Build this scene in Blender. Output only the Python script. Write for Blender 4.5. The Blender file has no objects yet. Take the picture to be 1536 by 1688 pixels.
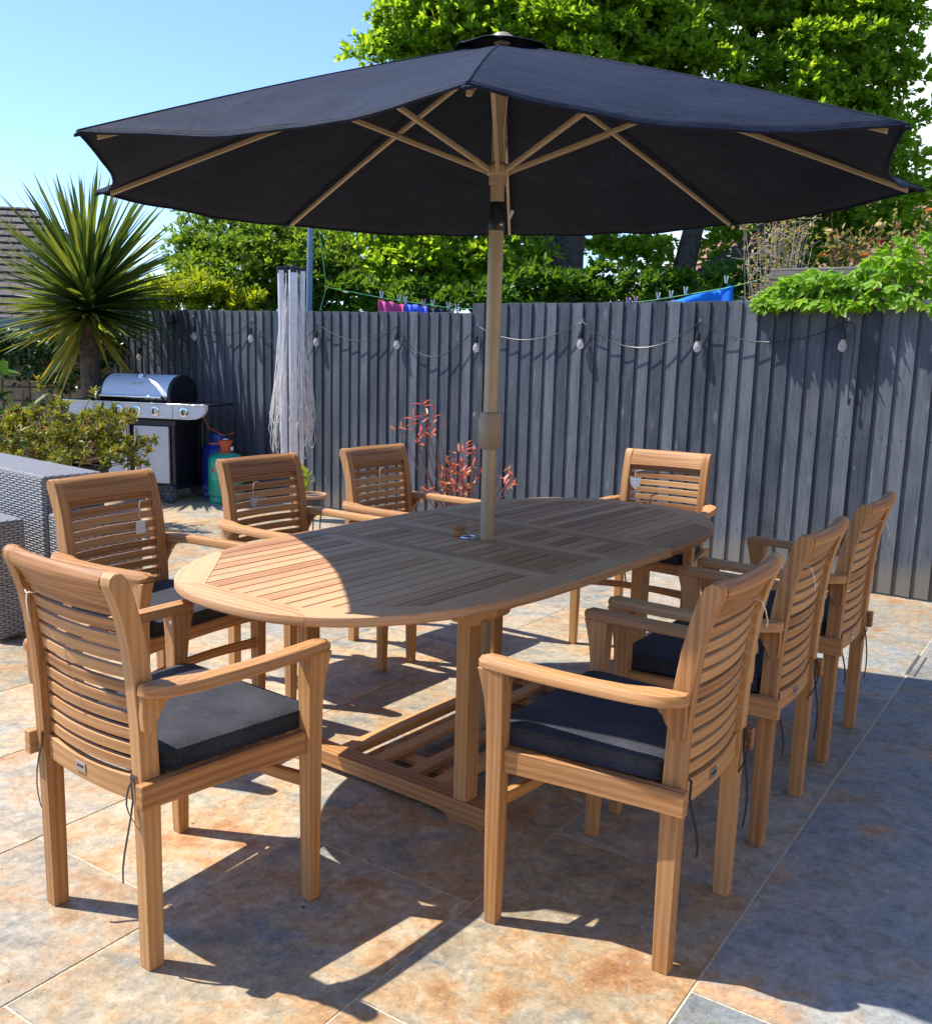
import bpy, bmesh, math, random
import numpy as np
from mathutils import Vector, Matrix, noise
R = math.radians
random.seed(7); rng = np.random.default_rng(7)
scene = bpy.context.scene
COL = scene.collection
V = Vector

# ------------------------------------------------------------ camera data (also used to place far things along sight lines)
CAM = dict(f=1582.64, cx=768.0, cy=857.75, pitch=R(9.9746), roll=R(1.5258), h=1.3847)
def ray(px, py):
    a = px-CAM['cx']; b = py-CAM['cy']; r = CAM['roll']; t = CAM['pitch']
    u = (a*math.cos(r)+b*math.sin(r))/CAM['f']; v = -(-a*math.sin(r)+b*math.cos(r))/CAM['f']
    return V((u, math.cos(t)+v*math.sin(t), -math.sin(t)+v*math.cos(t)))
def aty(px, py, y):
    d = ray(px, py); k = y/d.y
    return V((d.x*k, y, CAM['h']+d.z*k))
FP = V((2.759, 5.504, 0)); FD = V((.8161, -.5779, 0)); FN = V((-.5779, -.8161, 0))     # fence line, its direction, its normal to the patio
def onfence(px, py, off=0.0):
    d = ray(px, py); P = FP+FN*off
    k = (P.x*FN.x+P.y*FN.y)/(d.x*FN.x+d.y*FN.y)
    return V((d.x*k, d.y*k, CAM['h']+d.z*k))

# ------------------------------------------------------------ materials
def lin(c): return tuple(c)+(1,)
class M:
    """small node helper"""
    def __init__(s, name):
        s.m = bpy.data.materials.new(name); s.m.use_nodes = True
        s.t = s.m.node_tree; s.n = s.t.nodes; s.l = s.t.links; s.n.clear()
        s.out = s.n.new('ShaderNodeOutputMaterial')
    def node(s, typ, **kw):
        n = s.n.new(typ)
        for k, v in kw.items():
            if k in n.inputs.keys() if isinstance(k, str) else False: s.set(n, k, v)
            elif hasattr(n, k): setattr(n, k, v)
            else: s.set(n, k, v)
        return n
    def set(s, n, k, v):
        if isinstance(v, bpy.types.NodeSocket): s.l.new(v, n.inputs[k])
        else: n.inputs[k].default_value = v
    def coord(s, kind='Object'):
        return s.n.new('ShaderNodeTexCoord').outputs[kind]
    def attr(s, name):
        n = s.n.new('ShaderNodeAttribute'); n.attribute_name = name; return n.outputs['Fac']
    def mapping(s, vec, scale=(1,1,1), loc=(0,0,0)):
        n = s.n.new('ShaderNodeMapping'); s.l.new(vec, n.inputs['Vector'])
        n.inputs['Scale'].default_value = scale; n.inputs['Location'].default_value = loc
        return n.outputs[0]
    def noise(s, vec, scale=5, detail=4, rough=.55, dist=0, out='Fac'):
        n = s.n.new('ShaderNodeTexNoise'); s.l.new(vec, n.inputs['Vector'])
        n.inputs['Scale'].default_value = scale; n.inputs['Detail'].default_value = detail
        n.inputs['Roughness'].default_value = rough; n.inputs['Distortion'].default_value = dist
        return n.outputs[out]
    def ramp(s, fac, stops, interp='LINEAR'):
        n = s.n.new('ShaderNodeValToRGB'); s.l.new(fac, n.inputs[0]); e = n.color_ramp.elements
        n.color_ramp.interpolation = interp
        while len(e) < len(stops): e.new(.5)
        for q, (p, c) in zip(e, stops):
            q.position = p; q.color = lin(c) if not isinstance(c, (int, float)) else (c, c, c, 1)
        return n.outputs[0]
    def mix(s, fac, a, b, mode='MIX'):
        n = s.n.new('ShaderNodeMix'); n.data_type = 'RGBA'; n.blend_type = mode
        for i, v in ((0, fac), (6, a), (7, b)):
            if isinstance(v, bpy.types.NodeSocket): s.l.new(v, n.inputs[i])
            elif i == 0: n.inputs[0].default_value = v
            else: n.inputs[i].default_value = lin(v) if len(v) == 3 else v
        return n.outputs[2]
    def math(s, op, a, b=0.0, c=None):
        n = s.n.new('ShaderNodeMath'); n.operation = op
        for i, v in ((0, a), (1, b)):
            if isinstance(v, bpy.types.NodeSocket): s.l.new(v, n.inputs[i])
            else: n.inputs[i].default_value = v
        return n.outputs[0]
    def bump(s, h, strength=.3, dist=.002, normal=None):
        n = s.n.new('ShaderNodeBump'); s.l.new(h, n.inputs['Height'])
        n.inputs['Strength'].default_value = strength; n.inputs['Distance'].default_value = dist
        if normal is not None: s.l.new(normal, n.inputs['Normal'])
        return n.outputs[0]
    def pbr(s, color, rough=.5, metal=0, normal=None, spec=.5, sheen=0, trans=0, coat=0, ior=1.45):
        b = s.n.new('ShaderNodeBsdfPrincipled')
        for k, v in (('Base Color', color), ('Roughness', rough), ('Metallic', metal), ('Specular IOR Level', spec),
                     ('Sheen Weight', sheen), ('Transmission Weight', trans), ('Coat Weight', coat), ('IOR', ior)):
            if isinstance(v, bpy.types.NodeSocket): s.l.new(v, b.inputs[k])
            elif k == 'Base Color': b.inputs[k].default_value = lin(v)
            else: b.inputs[k].default_value = v
        if normal is not None: s.l.new(normal, b.inputs['Normal'])
        s.l.new(b.outputs[0], s.out.inputs[0]); return b
MATS = {}
def simple(name, color, rough=.5, metal=0, nscale=40, var=.15, bump=.1, **kw):
    s = M(name); c = s.coord(); f = s.noise(c, nscale, 5)
    d = tuple(x*(1-var) for x in color); l = tuple(min(1, x*(1+var)) for x in color)
    col = s.ramp(f, [(.3, d), (.7, l)])
    s.pbr(col, rough, metal, s.bump(f, bump, .001), **kw); MATS[name] = s.m; return s.m

def make_teak(name, dark, mid, light, rough=.52):
    s = M(name); uv = s.n.new('ShaderNodeUVMap').outputs[0]; t = s.attr('tint')
    fine = s.noise(s.mapping(uv, (6, 230, 1)), 1, 5, .68, .12)
    band = s.noise(s.mapping(uv, (1.3, 13, 1)), 1, 3, .5, .9)
    pore = s.noise(s.mapping(uv, (22, 420, 1)), 1, 2, .5)
    cath = s.n.new('ShaderNodeTexWave'); cath.wave_type = 'RINGS'; cath.rings_direction = 'X'
    s.l.new(s.mapping(uv, (.5, 14, 1)), cath.inputs['Vector'])
    for k, v in (('Scale', 1.1), ('Distortion', 5.0), ('Detail', 2.0), ('Detail Scale', .8)): cath.inputs[k].default_value = v
    g = s.math('ADD', s.math('MULTIPLY', fine, .42), s.math('MULTIPLY', band, .46))
    oi = s.n.new('ShaderNodeObjectInfo')
    g = s.math('ADD', g, s.math('MULTIPLY', s.math('SUBTRACT', oi.outputs['Random'], .5), .14))
    g = s.math('ADD', g, s.math('MULTIPLY', cath.outputs['Fac'], .16))
    g = s.math('ADD', g, s.math('MULTIPLY', s.math('SUBTRACT', t, .5), .38))
    col = s.ramp(g, [(.26, dark), (.48, mid), (.72, light)])
    col = s.mix(s.math('MULTIPLY', s.ramp(pore, [(.28, 1.0), (.4, 0.0)]), .3), col, tuple(x*.55 for x in dark))
    ob = s.coord(); dirt = s.noise(ob, 7, 4, .6)
    col = s.mix(s.math('MULTIPLY', s.ramp(dirt, [(.45, 0.0), (.75, 1.0)]), .18), col, (.30, .24, .18))
    s.pbr(col, s.ramp(fine, [(.3, rough-.06), (.7, rough+.12)]), 0, s.bump(s.math('ADD', fine, pore), .22, .0012), spec=.4)
    MATS[name] = s.m
make_teak('teak', (.25, .105, .034), (.425, .208, .075), (.55, .305, .128))
make_teak('teak_top', (.26, .115, .048), (.44, .220, .098), (.57, .335, .170))
make_teak('grey_timber', (.10, .085, .07), (.16, .14, .115), (.23, .20, .17))

def make_fence():
    s = M('fence_paint'); uv = s.n.new('ShaderNodeUVMap').outputs[0]; t = s.attr('tint')
    g = s.noise(s.mapping(uv, (3, 70, 1)), 1, 6, .65, .4)
    big = s.noise(s.mapping(uv, (2.2, 8, 1)), 1, 4, .6, .8)
    vk = s.n.new('ShaderNodeTexVoronoi'); s.l.new(s.mapping(uv, (3.2, 9, 1)), vk.inputs['Vector']); vk.inputs['Scale'].default_value = 1
    knot = s.ramp(vk.outputs['Distance'], [(.03, 1.0), (.16, 0.0)])
    f = s.math('ADD', s.math('MULTIPLY', g, .45), s.math('MULTIPLY', big, .45))
    f = s.math('ADD', f, s.math('MULTIPLY', s.math('SUBTRACT', t, .5), .28))
    col = s.ramp(f, [(.25, (.026, .034, .046)), (.45, (.060, .074, .094)), (.68, (.120, .138, .160))])
    col = s.mix(s.math('MULTIPLY', knot, .45), col, (.20, .22, .25))
    blot = s.noise(s.mapping(uv, (9, 30, 1)), 1, 5, .7)
    col = s.mix(s.math('MULTIPLY', s.ramp(blot, [(.62, 0.0), (.74, 1.0)]), .4), col, (.29, .30, .33))
    brn = s.noise(s.mapping(uv, (1.2, 5, 1), (7, 3, 0)), 1, 4, .6)
    col = s.mix(s.math('MULTIPLY', s.ramp(brn, [(.55, 0.0), (.75, 1.0)]), .3), col, (.15, .12, .10))
    oc = s.n.new('ShaderNodeSeparateXYZ'); s.l.new(s.coord(), oc.inputs[0])
    dz_ = s.math('ADD', oc.outputs[2], s.math('MULTIPLY', s.noise(s.mapping(s.coord(), (3, 1, 1)), 3, 4), -.25))
    col = s.mix(s.ramp(dz_, [(0.0, .65), (.12, 0.0)]), col, (.17, .15, .12))
    h = s.math('ADD', g, s.math('MULTIPLY', knot, .5))
    s.pbr(col, .68, 0, s.bump(h, .55, .003), spec=.35); MATS['fence_paint'] = s.m
make_fence()

def make_tile():
    s = M('slate_tile'); c = s.coord(); t = s.attr('tint'); t2 = s.attr('tint2')
    off = s.n.new('ShaderNodeCombineXYZ'); s.l.new(s.math('MULTIPLY', t2, 60.0), off.inputs[0]); s.l.new(s.math('MULTIPLY', t2, 23.0), off.inputs[2])
    va = s.n.new('ShaderNodeVectorMath'); va.operation = 'ADD'; s.l.new(c, va.inputs[0]); s.l.new(off.outputs[0], va.inputs[1]); p = va.outputs[0]
    st = s.mapping(p, (1.0, 1.5, 1.0))
    a = s.noise(st, 1.7, 5, .62, 1.1); b = s.noise(st, 4.2, 6, .68, .9); fine = s.noise(p, 34, 7, .72, .3); m = s.noise(p, 11, 6, .7, .8)
    warm = s.ramp(s.math('ADD', s.math('MULTIPLY', a, .45), s.math('MULTIPLY', b, .55)),
                  [(.37, (.185, .215, .21)), (.43, (.29, .26, .195)), (.49, (.40, .32, .205)), (.55, (.44, .275, .13)), (.64, (.34, .155, .055))])
    slate = s.ramp(s.math('ADD', s.math('MULTIPLY', a, .6), s.math('MULTIPLY', b, .4)),
                   [(.37, (.150, .180, .205)), (.49, (.205, .235, .250)), (.56, (.24, .245, .225)), (.605, (.34, .22, .125)), (.68, (.43, .30, .175))])
    col = s.mix(t, warm, slate)
    tone = s.math('ADD', .80, s.math('MULTIPLY', t2, .38))
    tn_ = s.n.new('ShaderNodeCombineXYZ')
    for k_ in range(3): s.l.new(tone, tn_.inputs[k_])
    col = s.mix(1.0, col, tn_.outputs[0], 'MULTIPLY')
    col = s.mix(s.math('MULTIPLY', s.ramp(m, [(.50, 0.0), (.60, 1.0)]), .55), col, (.74, .62, .46), 'MULTIPLY')
    col = s.mix(s.math('MULTIPLY', s.ramp(m, [(.36, 1.0), (.46, 0.0)]), s.math('SUBTRACT', .42, s.math('MULTIPLY', t, .34))), col, (.52, .46, .34))
    f2 = s.noise(p, 75, 4, .7, .2)
    col = s.mix(s.math('MULTIPLY', s.ramp(f2, [(.36, 1.0), (.44, 0.0)]), .35), col, (.13, .11, .09))
    col = s.mix(s.math('MULTIPLY', s.ramp(f2, [(.60, 0.0), (.70, 1.0)]), .30), col, (.70, .63, .52))
    sp = s.ramp(fine, [(.32, (.58, .56, .54)), (.5, (.95, .95, .95)), (.68, (1.30, 1.26, 1.18))])
    col = s.mix(.75, col, sp, 'MULTIPLY')
    crk = s.noise(p, 21, 6, .75, 2.2)
    col = s.mix(s.math('MULTIPLY', s.ramp(crk, [(.485, 0.0), (.50, 1.0), (.515, 0.0)]), .28), col, (.66, .60, .50))
    h = s.math('ADD', s.math('MULTIPLY', m, .8), s.math('MULTIPLY', fine, .5))
    s.pbr(col, s.ramp(m, [(.3, .42), (.7, .60)]), 0, s.bump(h, .6, .004), spec=.45); MATS['slate_tile'] = s.m
make_tile()
simple('grout', (.58, .49, .33), .9, nscale=90, var=.35, bump=.5)
simple('soil', (.10, .075, .05), .95, nscale=30, var=.4, bump=.6)
simple('grass_ground', (.06, .10, .03), .95, nscale=20, var=.4, bump=.6)
simple('canopy_cloth', (.0125, .0165, .034), .82, nscale=500, var=.25, bump=.25, spec=.25, sheen=.25)
def make_canopy():
    s = M('canopy_cloth'); uv = s.coord()
    w = s.noise(s.mapping(uv, (900, 900, 900)), 1, 1); big = s.noise(uv, 3.2, 5, .6, 1.4)
    wr = s.noise(uv, 7.5, 3, .5, 2.5)
    col = s.ramp(big, [(.35, (.0065, .0105, .024)), (.7, (.011, .0175, .036))])
    crease = s.ramp(wr, [(.488, 0.0), (.5, 1.0), (.512, 0.0)])
    lim = s.ramp(big, [(.52, 0.0), (.60, 1.0)])
    col = s.mix(s.math('MULTIPLY', s.math('MULTIPLY', crease, lim), .30), col, (.07, .08, .10))
    n1 = s.bump(s.math('ADD', s.math('MULTIPLY', wr, .7), big), .35, .02)
    b = s.pbr(col, .75, 0, s.bump(w, .15, .0005, n1), spec=.16)
    MATS['canopy_cloth'] = s.m
make_canopy()
def make_cushion():
    s = M('cushion_cloth'); c = s.coord(); w = s.noise(c, 300, 3, .75); b = s.noise(c, 6, 4, .6)
    col = s.ramp(s.math('ADD', s.math('MULTIPLY', w, .6), s.math('MULTIPLY', b, .4)), [(.38, (.008, .009, .014)), (.62, (.052, .054, .066))])
    n1 = s.bump(b, .6, .02)
    s.pbr(col, .80, 0, s.bump(w, .5, .0012, n1), spec=.28, sheen=.04); MATS['cushion_cloth'] = s.m
make_cushion()
simple('pole_paint', (.41, .32, .205), .38, .15, nscale=12, var=.08, bump=.03)
simple('crank_plastic', (.36, .28, .18), .42, nscale=20, var=.06, bump=.03)
simple('black_plastic', (.012, .013, .018), .35, nscale=30, var=.2)
simple('black_metal', (.018, .018, .020), .42, .3, nscale=60, var=.3)
simple('white_card', (.80, .80, .82), .6, nscale=30, var=.03)
simple('grey_card', (.42, .44, .50), .5, nscale=60, var=.15)
simple('string', (.72, .66, .54), .8, nscale=200, var=.1)
simple('black_ribbon', (.012, .012, .016), .7, nscale=200)
simple('plate_metal', (.45, .43, .40), .35, .9, nscale=80, var=.1)
simple('screw_metal', (.55, .53, .50), .3, .9, nscale=80)
def make_steel():
    s = M('steel'); c = s.coord(); f = s.noise(s.mapping(c, (3, 160, 160)), 1, 4, .6)
    s.pbr(s.ramp(f, [(.3, (.60, .62, .65)), (.7, (.70, .72, .75))]), s.ramp(f, [(.3, .24), (.7, .34)]), .08, s.bump(f, .06, .001)); MATS['steel'] = s.m
make_steel()
simple('door_steel', (.50, .52, .56), .42, .35, nscale=8, var=.05, bump=.02)
simple('chrome', (.80, .81, .83), .12, 1.0, nscale=10, var=.02, bump=.01)
simple('aluminium', (.62, .66, .72), .42, .35, nscale=30, var=.1)
simple('airer_pole', (.24, .19, .14), .5, .2, nscale=20, var=.15)
simple('line_cord', (.70, .66, .62), .7, nscale=100, var=.2)
simple('green_cord', (.15, .50, .22), .6, nscale=50)
simple('blue_grey_paint', (.16, .23, .30), .5, .2, nscale=10)
simple('gas_green', (.012, .34, .20), .33, nscale=9, var=.15, coat=.3)
simple('gas_blue', (.012, .05, .34), .33, nscale=9, var=.2, coat=.3)
simple('orange_plastic', (.52, .10, .035), .45, nscale=20, var=.1)
simple('label_red', (.60, .05, .04), .5, nscale=20, var=.1)
simple('grey_plastic', (.10, .105, .12), .5)
simple('rubber', (.045, .047, .052), .8, nscale=60)
simple('terracotta', (.45, .25, .15), .8, nscale=40)
simple('pot_blue', (.035, .045, .075), .4, nscale=20)
simple('pot_black', (.018, .018, .020), .55, nscale=40)
simple('stem_brown', (.16, .10, .065), .85, nscale=60, var=.3, bump=.5)
simple('stem_red', (.22, .09, .07), .7, nscale=60, var=.3)
simple('dry_stem', (.42, .34, .26), .85, nscale=80, var=.25)
simple('bark', (.060, .048, .038), .95, nscale=16, var=.45, bump=1.0)
simple('palm_bark', (.11, .085, .065), .95, nscale=30, var=.5, bump=1.0)
simple('cloth_pink', (.62, .08, .24), .85, nscale=14, var=.2, bump=.4)
simple('cloth_blue', (.08, .15, .75), .85, nscale=14, var=.2, bump=.4)
simple('cloth_navy', (.02, .02, .04), .85, nscale=14, var=.2, bump=.4)
simple('cloth_azure', (.01, .19, .72), .8, nscale=8, var=.15, bump=.4)
simple('peg_plastic', (.65, .70, .62), .5, nscale=14, var=.1)
simple('peg_pink', (.65, .30, .50), .5, nscale=14, var=.1)
simple('render_wall', (.50, .52, .53), .9, nscale=12, var=.1)
simple('fascia', (.17, .20, .23), .6, nscale=8, var=.1)
simple('glass_window', (.04, .05, .06), .08, nscale=4, var=.1, spec=.8)
simple('petal_orange', (.80, .32, .08), .6, nscale=30, var=.2)
simple('petal_cream', (.85, .68, .38), .6, nscale=30, var=.15)
simple('petal_red', (.50, .02, .05), .6, nscale=30, var=.15)

def make_roof(name, a, b):
    s = M(name); uv = s.n.new('ShaderNodeUVMap').outputs[0]
    br = s.n.new('ShaderNodeTexBrick'); s.l.new(uv, br.inputs['Vector'])
    br.inputs['Scale'].default_value = 1; br.inputs['Brick Width'].default_value = .3; br.inputs['Row Height'].default_value = .28
    br.inputs['Mortar Size'].default_value = .018; br.inputs['Color1'].default_value = lin(a); br.inputs['Color2'].default_value = lin(b)
    br.inputs['Mortar'].default_value = lin(tuple(x*.3 for x in a))
    n = s.noise(uv, 2.5, 5, .6)
    s.pbr(s.mix(.5, br.outputs[0], s.ramp(n, [(.3, (.6, .6, .6)), (.7, (1.3, 1.3, 1.3))]), 'MULTIPLY'), .8, 0, s.bump(br.outputs['Fac'], -.8, .03)); MATS[name] = s.m
make_roof('roof_brown', (.070, .052, .052), (.10, .075, .072))
make_roof('roof_red', (.36, .16, .12), (.44, .22, .17))

def make_block():
    s = M('block_wall'); uv = s.n.new('ShaderNodeUVMap').outputs[0]
    br = s.n.new('ShaderNodeTexBrick'); s.l.new(uv, br.inputs['Vector'])
    br.inputs['Scale'].default_value = 1; br.inputs['Brick Width'].default_value = .26; br.inputs['Row Height'].default_value = .14
    br.inputs['Mortar Size'].default_value = .010; br.inputs['Mortar Smooth'].default_value = .3; br.inputs['Color1'].default_value = (.22, .18, .14, 1); br.inputs['Color2'].default_value = (.34, .28, .21, 1)
    br.inputs['Mortar'].default_value = (.10, .085, .07, 1); br.squash = 1.5; br.squash_frequency = 3
    n = s.noise(uv, 9, 7, .7, .5)
    s.pbr(s.mix(.7, br.outputs[0], s.ramp(n, [(.3, (.45, .45, .42)), (.7, (1.3, 1.25, 1.2))]), 'MULTIPLY'), .95, 0, s.bump(s.math('ADD', n, s.math('MULTIPLY', br.outputs['Fac'], -1.0)), .8, .012)); MATS['block_wall'] = s.m
make_block()

def make_wicker():
    s = M('wicker'); uv = s.n.new('ShaderNodeUVMap').outputs[0]
    sep = s.n.new('ShaderNodeSeparateXYZ'); s.l.new(uv, sep.inputs[0])
    u = s.math('MULTIPLY', sep.outputs[0], 1/.042); v = s.math('MULTIPLY', sep.outputs[1], 1/.0125)
    row = s.math('FLOOR', v, 0.0)
    par = s.math('MULTIPLY', s.math('MODULO', s.math('ABSOLUTE', row), 2.0), .5)
    su = s.math('ABSOLUTE', s.math('SINE', s.math('MULTIPLY', s.math('ADD', u, par), math.pi)))
    sv = s.math('ABSOLUTE', s.math('SINE', s.math('MULTIPLY', v, math.pi)))
    h = s.math('MULTIPLY', s.math('POWER', su, .75), s.math('POWER', sv, .8))
    nz = s.noise(s.mapping(uv, (6, 60, 1)), 1, 4, .6)
    big = s.noise(uv, 4, 3)
    col = s.ramp(nz, [(.3, (.20, .205, .22)), (.6, (.36, .37, .39)), (.8, (.46, .46, .47))])
    col = s.mix(s.ramp(h, [(.12, 1.0), (.60, 0.0)]), col, (.018, .018, .020))
    col = s.mix(s.math('MULTIPLY', big, .5), col, (.26, .24, .22))
    s.pbr(col, .5, 0, s.bump(h, .9, .006)); MATS['wicker'] = s.m
make_wicker()

def leafmat(name, cols, trans=.45, rough=.45, tcol=None):
    s = M(name); t = s.attr('tint')
    n = len(cols); col = s.ramp(t, [(i/(n-1), c) for i, c in enumerate(cols)])
    c = s.coord(); f = s.noise(c, 60, 2)
    col = s.mix(.35, col, s.ramp(f, [(.3, (.7, .7, .7)), (.7, (1.25, 1.25, 1.25))]), 'MULTIPLY')
    b = s.pbr(col, rough, 0, spec=.45)
    tr = s.n.new('ShaderNodeBsdfTranslucent')
    tc = s.mix(1.0, col, tcol or (1.9, 1.55, .55), 'MULTIPLY'); s.l.new(tc, tr.inputs[0])
    mx = s.n.new('ShaderNodeMixShader'); mx.inputs[0].default_value = trans
    s.l.new(b.outputs[0], mx.inputs[1]); s.l.new(tr.outputs[0], mx.inputs[2]); s.l.new(mx.outputs[0], s.out.inputs[0])
    MATS[name] = s.m
leafmat('leaf_oak', [(.08, .16, .016), (.14, .25, .024), (.24, .37, .036), (.38, .50, .06)], .62, tcol=(1.95, 1.75, .65))
leafmat('leaf_hedge', [(.04, .10, .012), (.075, .17, .02), (.13, .25, .028)], .45)
leafmat('leaf_bay', [(.07, .14, .02), (.14, .23, .03), (.25, .34, .045)], .5, tcol=(1.7, 1.6, .6))
leafmat('leaf_ferny', [(.16, .26, .02), (.26, .36, .025), (.36, .42, .04)], .5)
leafmat('leaf_vine', [(.12, .26, .014), (.20, .37, .02), (.30, .46, .03)], .5, tcol=(1.6, 1.6, .6))
leafmat('leaf_ivy', [(.018, .05, .010), (.035, .085, .015), (.08, .14, .03)], .25, .3)
leafmat('leaf_palm', [(.045, .085, .022), (.085, .14, .03), (.15, .20, .045), (.36, .33, .05)], .32, .38)
leafmat('leaf_azalea', [(.075, .115, .016), (.14, .18, .022), (.24, .25, .035), (.34, .20, .12)], .38, .35)
leafmat('leaf_red', [(.38, .07, .05), (.52, .14, .10), (.60, .24, .15), (.48, .34, .09)], .4, .4, (1.4, .9, .8))
leafmat('leaf_broad', [(.02, .07, .022), (.04, .11, .03), (.10, .20, .035)], .35, .35)
leafmat('leaf_litter', [(.05, .03, .02), (.16, .10, .05), (.30, .24, .14)], .1, .8)
leafmat('leaf_dry', [(.20, .26, .06), (.34, .34, .12), (.30, .12, .09)], .4)

# ------------------------------------------------------------ mesh builder
class MB:
    def __init__(s):
        s.bm = bmesh.new(); s.uv = s.bm.loops.layers.uv.new('UVMap'); s.ti = s.bm.faces.layers.float.new('tint'); s.t2 = s.bm.faces.layers.float.new('tint2')
    def fin(s, faces, g=(0,0,1), tint=None, t2=None):
        g = V(g).normalized(); ou = random.uniform(0, 40); ov = random.uniform(0, 40)
        t = random.random() if tint is None else tint; q = random.random() if t2 is None else t2
        for f in faces:
            f.normal_update(); n = f.normal; f[s.ti] = t; f[s.t2] = q; f.smooth = True
            w = n.cross(g)
            if w.length < .35:
                a = V((1,0,0)) if abs(g.x) < .7 else V((0,1,0)); a = (a-g*a.dot(g)).normalized(); b = g.cross(a)
                for l in f.loops: l[s.uv].uv = (l.vert.co.dot(a)*.6+ou, l.vert.co.dot(b)+ov)
            else:
                w.normalize(); h = w.cross(n) if True else g
                for l in f.loops: l[s.uv].uv = (l.vert.co.dot(g)+ou, l.vert.co.dot(w)+ov)
        return faces
    def loft(s, rings, g=(0,0,1), cap=True, closed=True, tint=None, t2=None):
        vs = [[s.bm.verts.new(p) for p in r] for r in rings]; fs = []
        n = len(rings[0])
        for a, b in zip(vs, vs[1:]):
            for i in range(n if closed else n-1):
                j = (i+1) % n
                try: fs.append(s.bm.faces.new((a[i], a[j], b[j], b[i])))
                except ValueError: pass
        if cap and closed:
            fs.append(s.bm.faces.new(vs[0][::-1])); fs.append(s.bm.faces.new(vs[-1]))
        bmesh.ops.recalc_face_normals(s.bm, faces=fs) if closed else None
        return s.fin(fs, g, tint, t2)
    def box(s, c, d, g=(0,0,1), rot=None, tint=None, t2=None):
        c = V(c); x, y, z = d[0]/2, d[1]/2, d[2]/2
        m = rot if rot is not None else Matrix.Identity(3)
        P = lambda a, b, e: c+m@V((a*x, b*y, e*z))
        r0 = [P(-1,-1,-1), P(1,-1,-1), P(1,1,-1), P(-1,1,-1)]; r1 = [P(-1,-1,1), P(1,-1,1), P(1,1,1), P(-1,1,1)]
        return s.loft([r0, r1], m@V(g), tint=tint, t2=t2)
    def prism(s, poly, z0, z1, axis='z', g=(0,0,1), tint=None, t2=None):
        f = {'z': lambda a, b, z: V((a, b, z)), 'x': lambda a, b, z: V((z, a, b)), 'y': lambda a, b, z: V((a, z, b))}[axis]
        return s.loft([[f(a, b, z0) for a, b in poly], [f(a, b, z1) for a, b in poly]], g, tint=tint, t2=t2)
    def tube(s, pts, r, n=8, g=None, tint=None, cap=True):
        pts = [V(p) for p in pts]; rs = r if isinstance(r, (list, tuple)) else [r]*len(pts); rings = []
        up = V((0,0,1)) if abs((pts[1]-pts[0]).normalized().z) < .9 else V((1,0,0))
        for i, p in enumerate(pts):
            t = (pts[min(i+1, len(pts)-1)]-pts[max(i-1, 0)]).normalized()
            a = t.cross(up); a = a.normalized() if a.length > 1e-6 else V((1,0,0)); b = a.cross(t).normalized(); up = b
            rings.append([p+(a*math.cos(2*math.pi*k/n)+b*math.sin(2*math.pi*k/n))*rs[i] for k in range(n)])
        return s.loft(rings, g or (pts[-1]-pts[0] if (pts[-1]-pts[0]).length > 1e-5 else V((0,0,1))), cap=cap, tint=tint)
    def lathe(s, prof, c=(0,0,0), n=32, axis='z', tint=None, cap=True):
        c = V(c); rings = []
        for r, h in prof:
            ring = []
            for k in range(n):
                a = 2*math.pi*k/n; x, y = r*math.cos(a), r*math.sin(a)
                ring.append(c+(V((x, y, h)) if axis == 'z' else V((h, x, y)) if axis == 'x' else V((x, h, y))))
            rings.append(ring)
        return s.loft(rings, {'z': (0,0,1), 'x': (1,0,0), 'y': (0,1,0)}[axis], cap=cap, tint=tint)
    def build(s, name, mat, parent=None, bevel=0, seg=2, sharp=38, loc=None):
        me = bpy.data.meshes.new(name); s.bm.to_mesh(me); s.bm.free(); me.materials.append(MATS[mat])
        me.set_sharp_from_angle(angle=R(sharp))
        o = bpy.data.objects.new(name, me); COL.objects.link(o)
        if parent: o.parent = parent
        if loc is not None: o.location = loc
        if bevel:
            b = o.modifiers.new('bevel', 'BEVEL'); b.width = bevel; b.segments = seg; b.limit_method = 'ANGLE'; b.angle_limit = R(38); b.harden_normals = True
        return o
def empty(name, loc=(0,0,0), rz=0, parent=None):
    o = bpy.data.objects.new(name, None); COL.objects.link(o); o.location = loc; o.rotation_euler = (0, 0, rz); o.empty_display_size = .1
    if parent: o.parent = parent
    return o
def tag(o, label=None, cat=None, group=None, kind=None):
    for k, v in (('label', label), ('category', cat), ('group', group), ('kind', kind)):
        if v: o[k] = v
    return o
def children(o): return [c for c in list(bpy.data.objects) if c.parent == o]
def copy_tree(o, parent=None):
    c = o.copy(); COL.objects.link(c); c.parent = parent
    for ch in children(o): copy_tree(ch, c)
    return c

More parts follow.
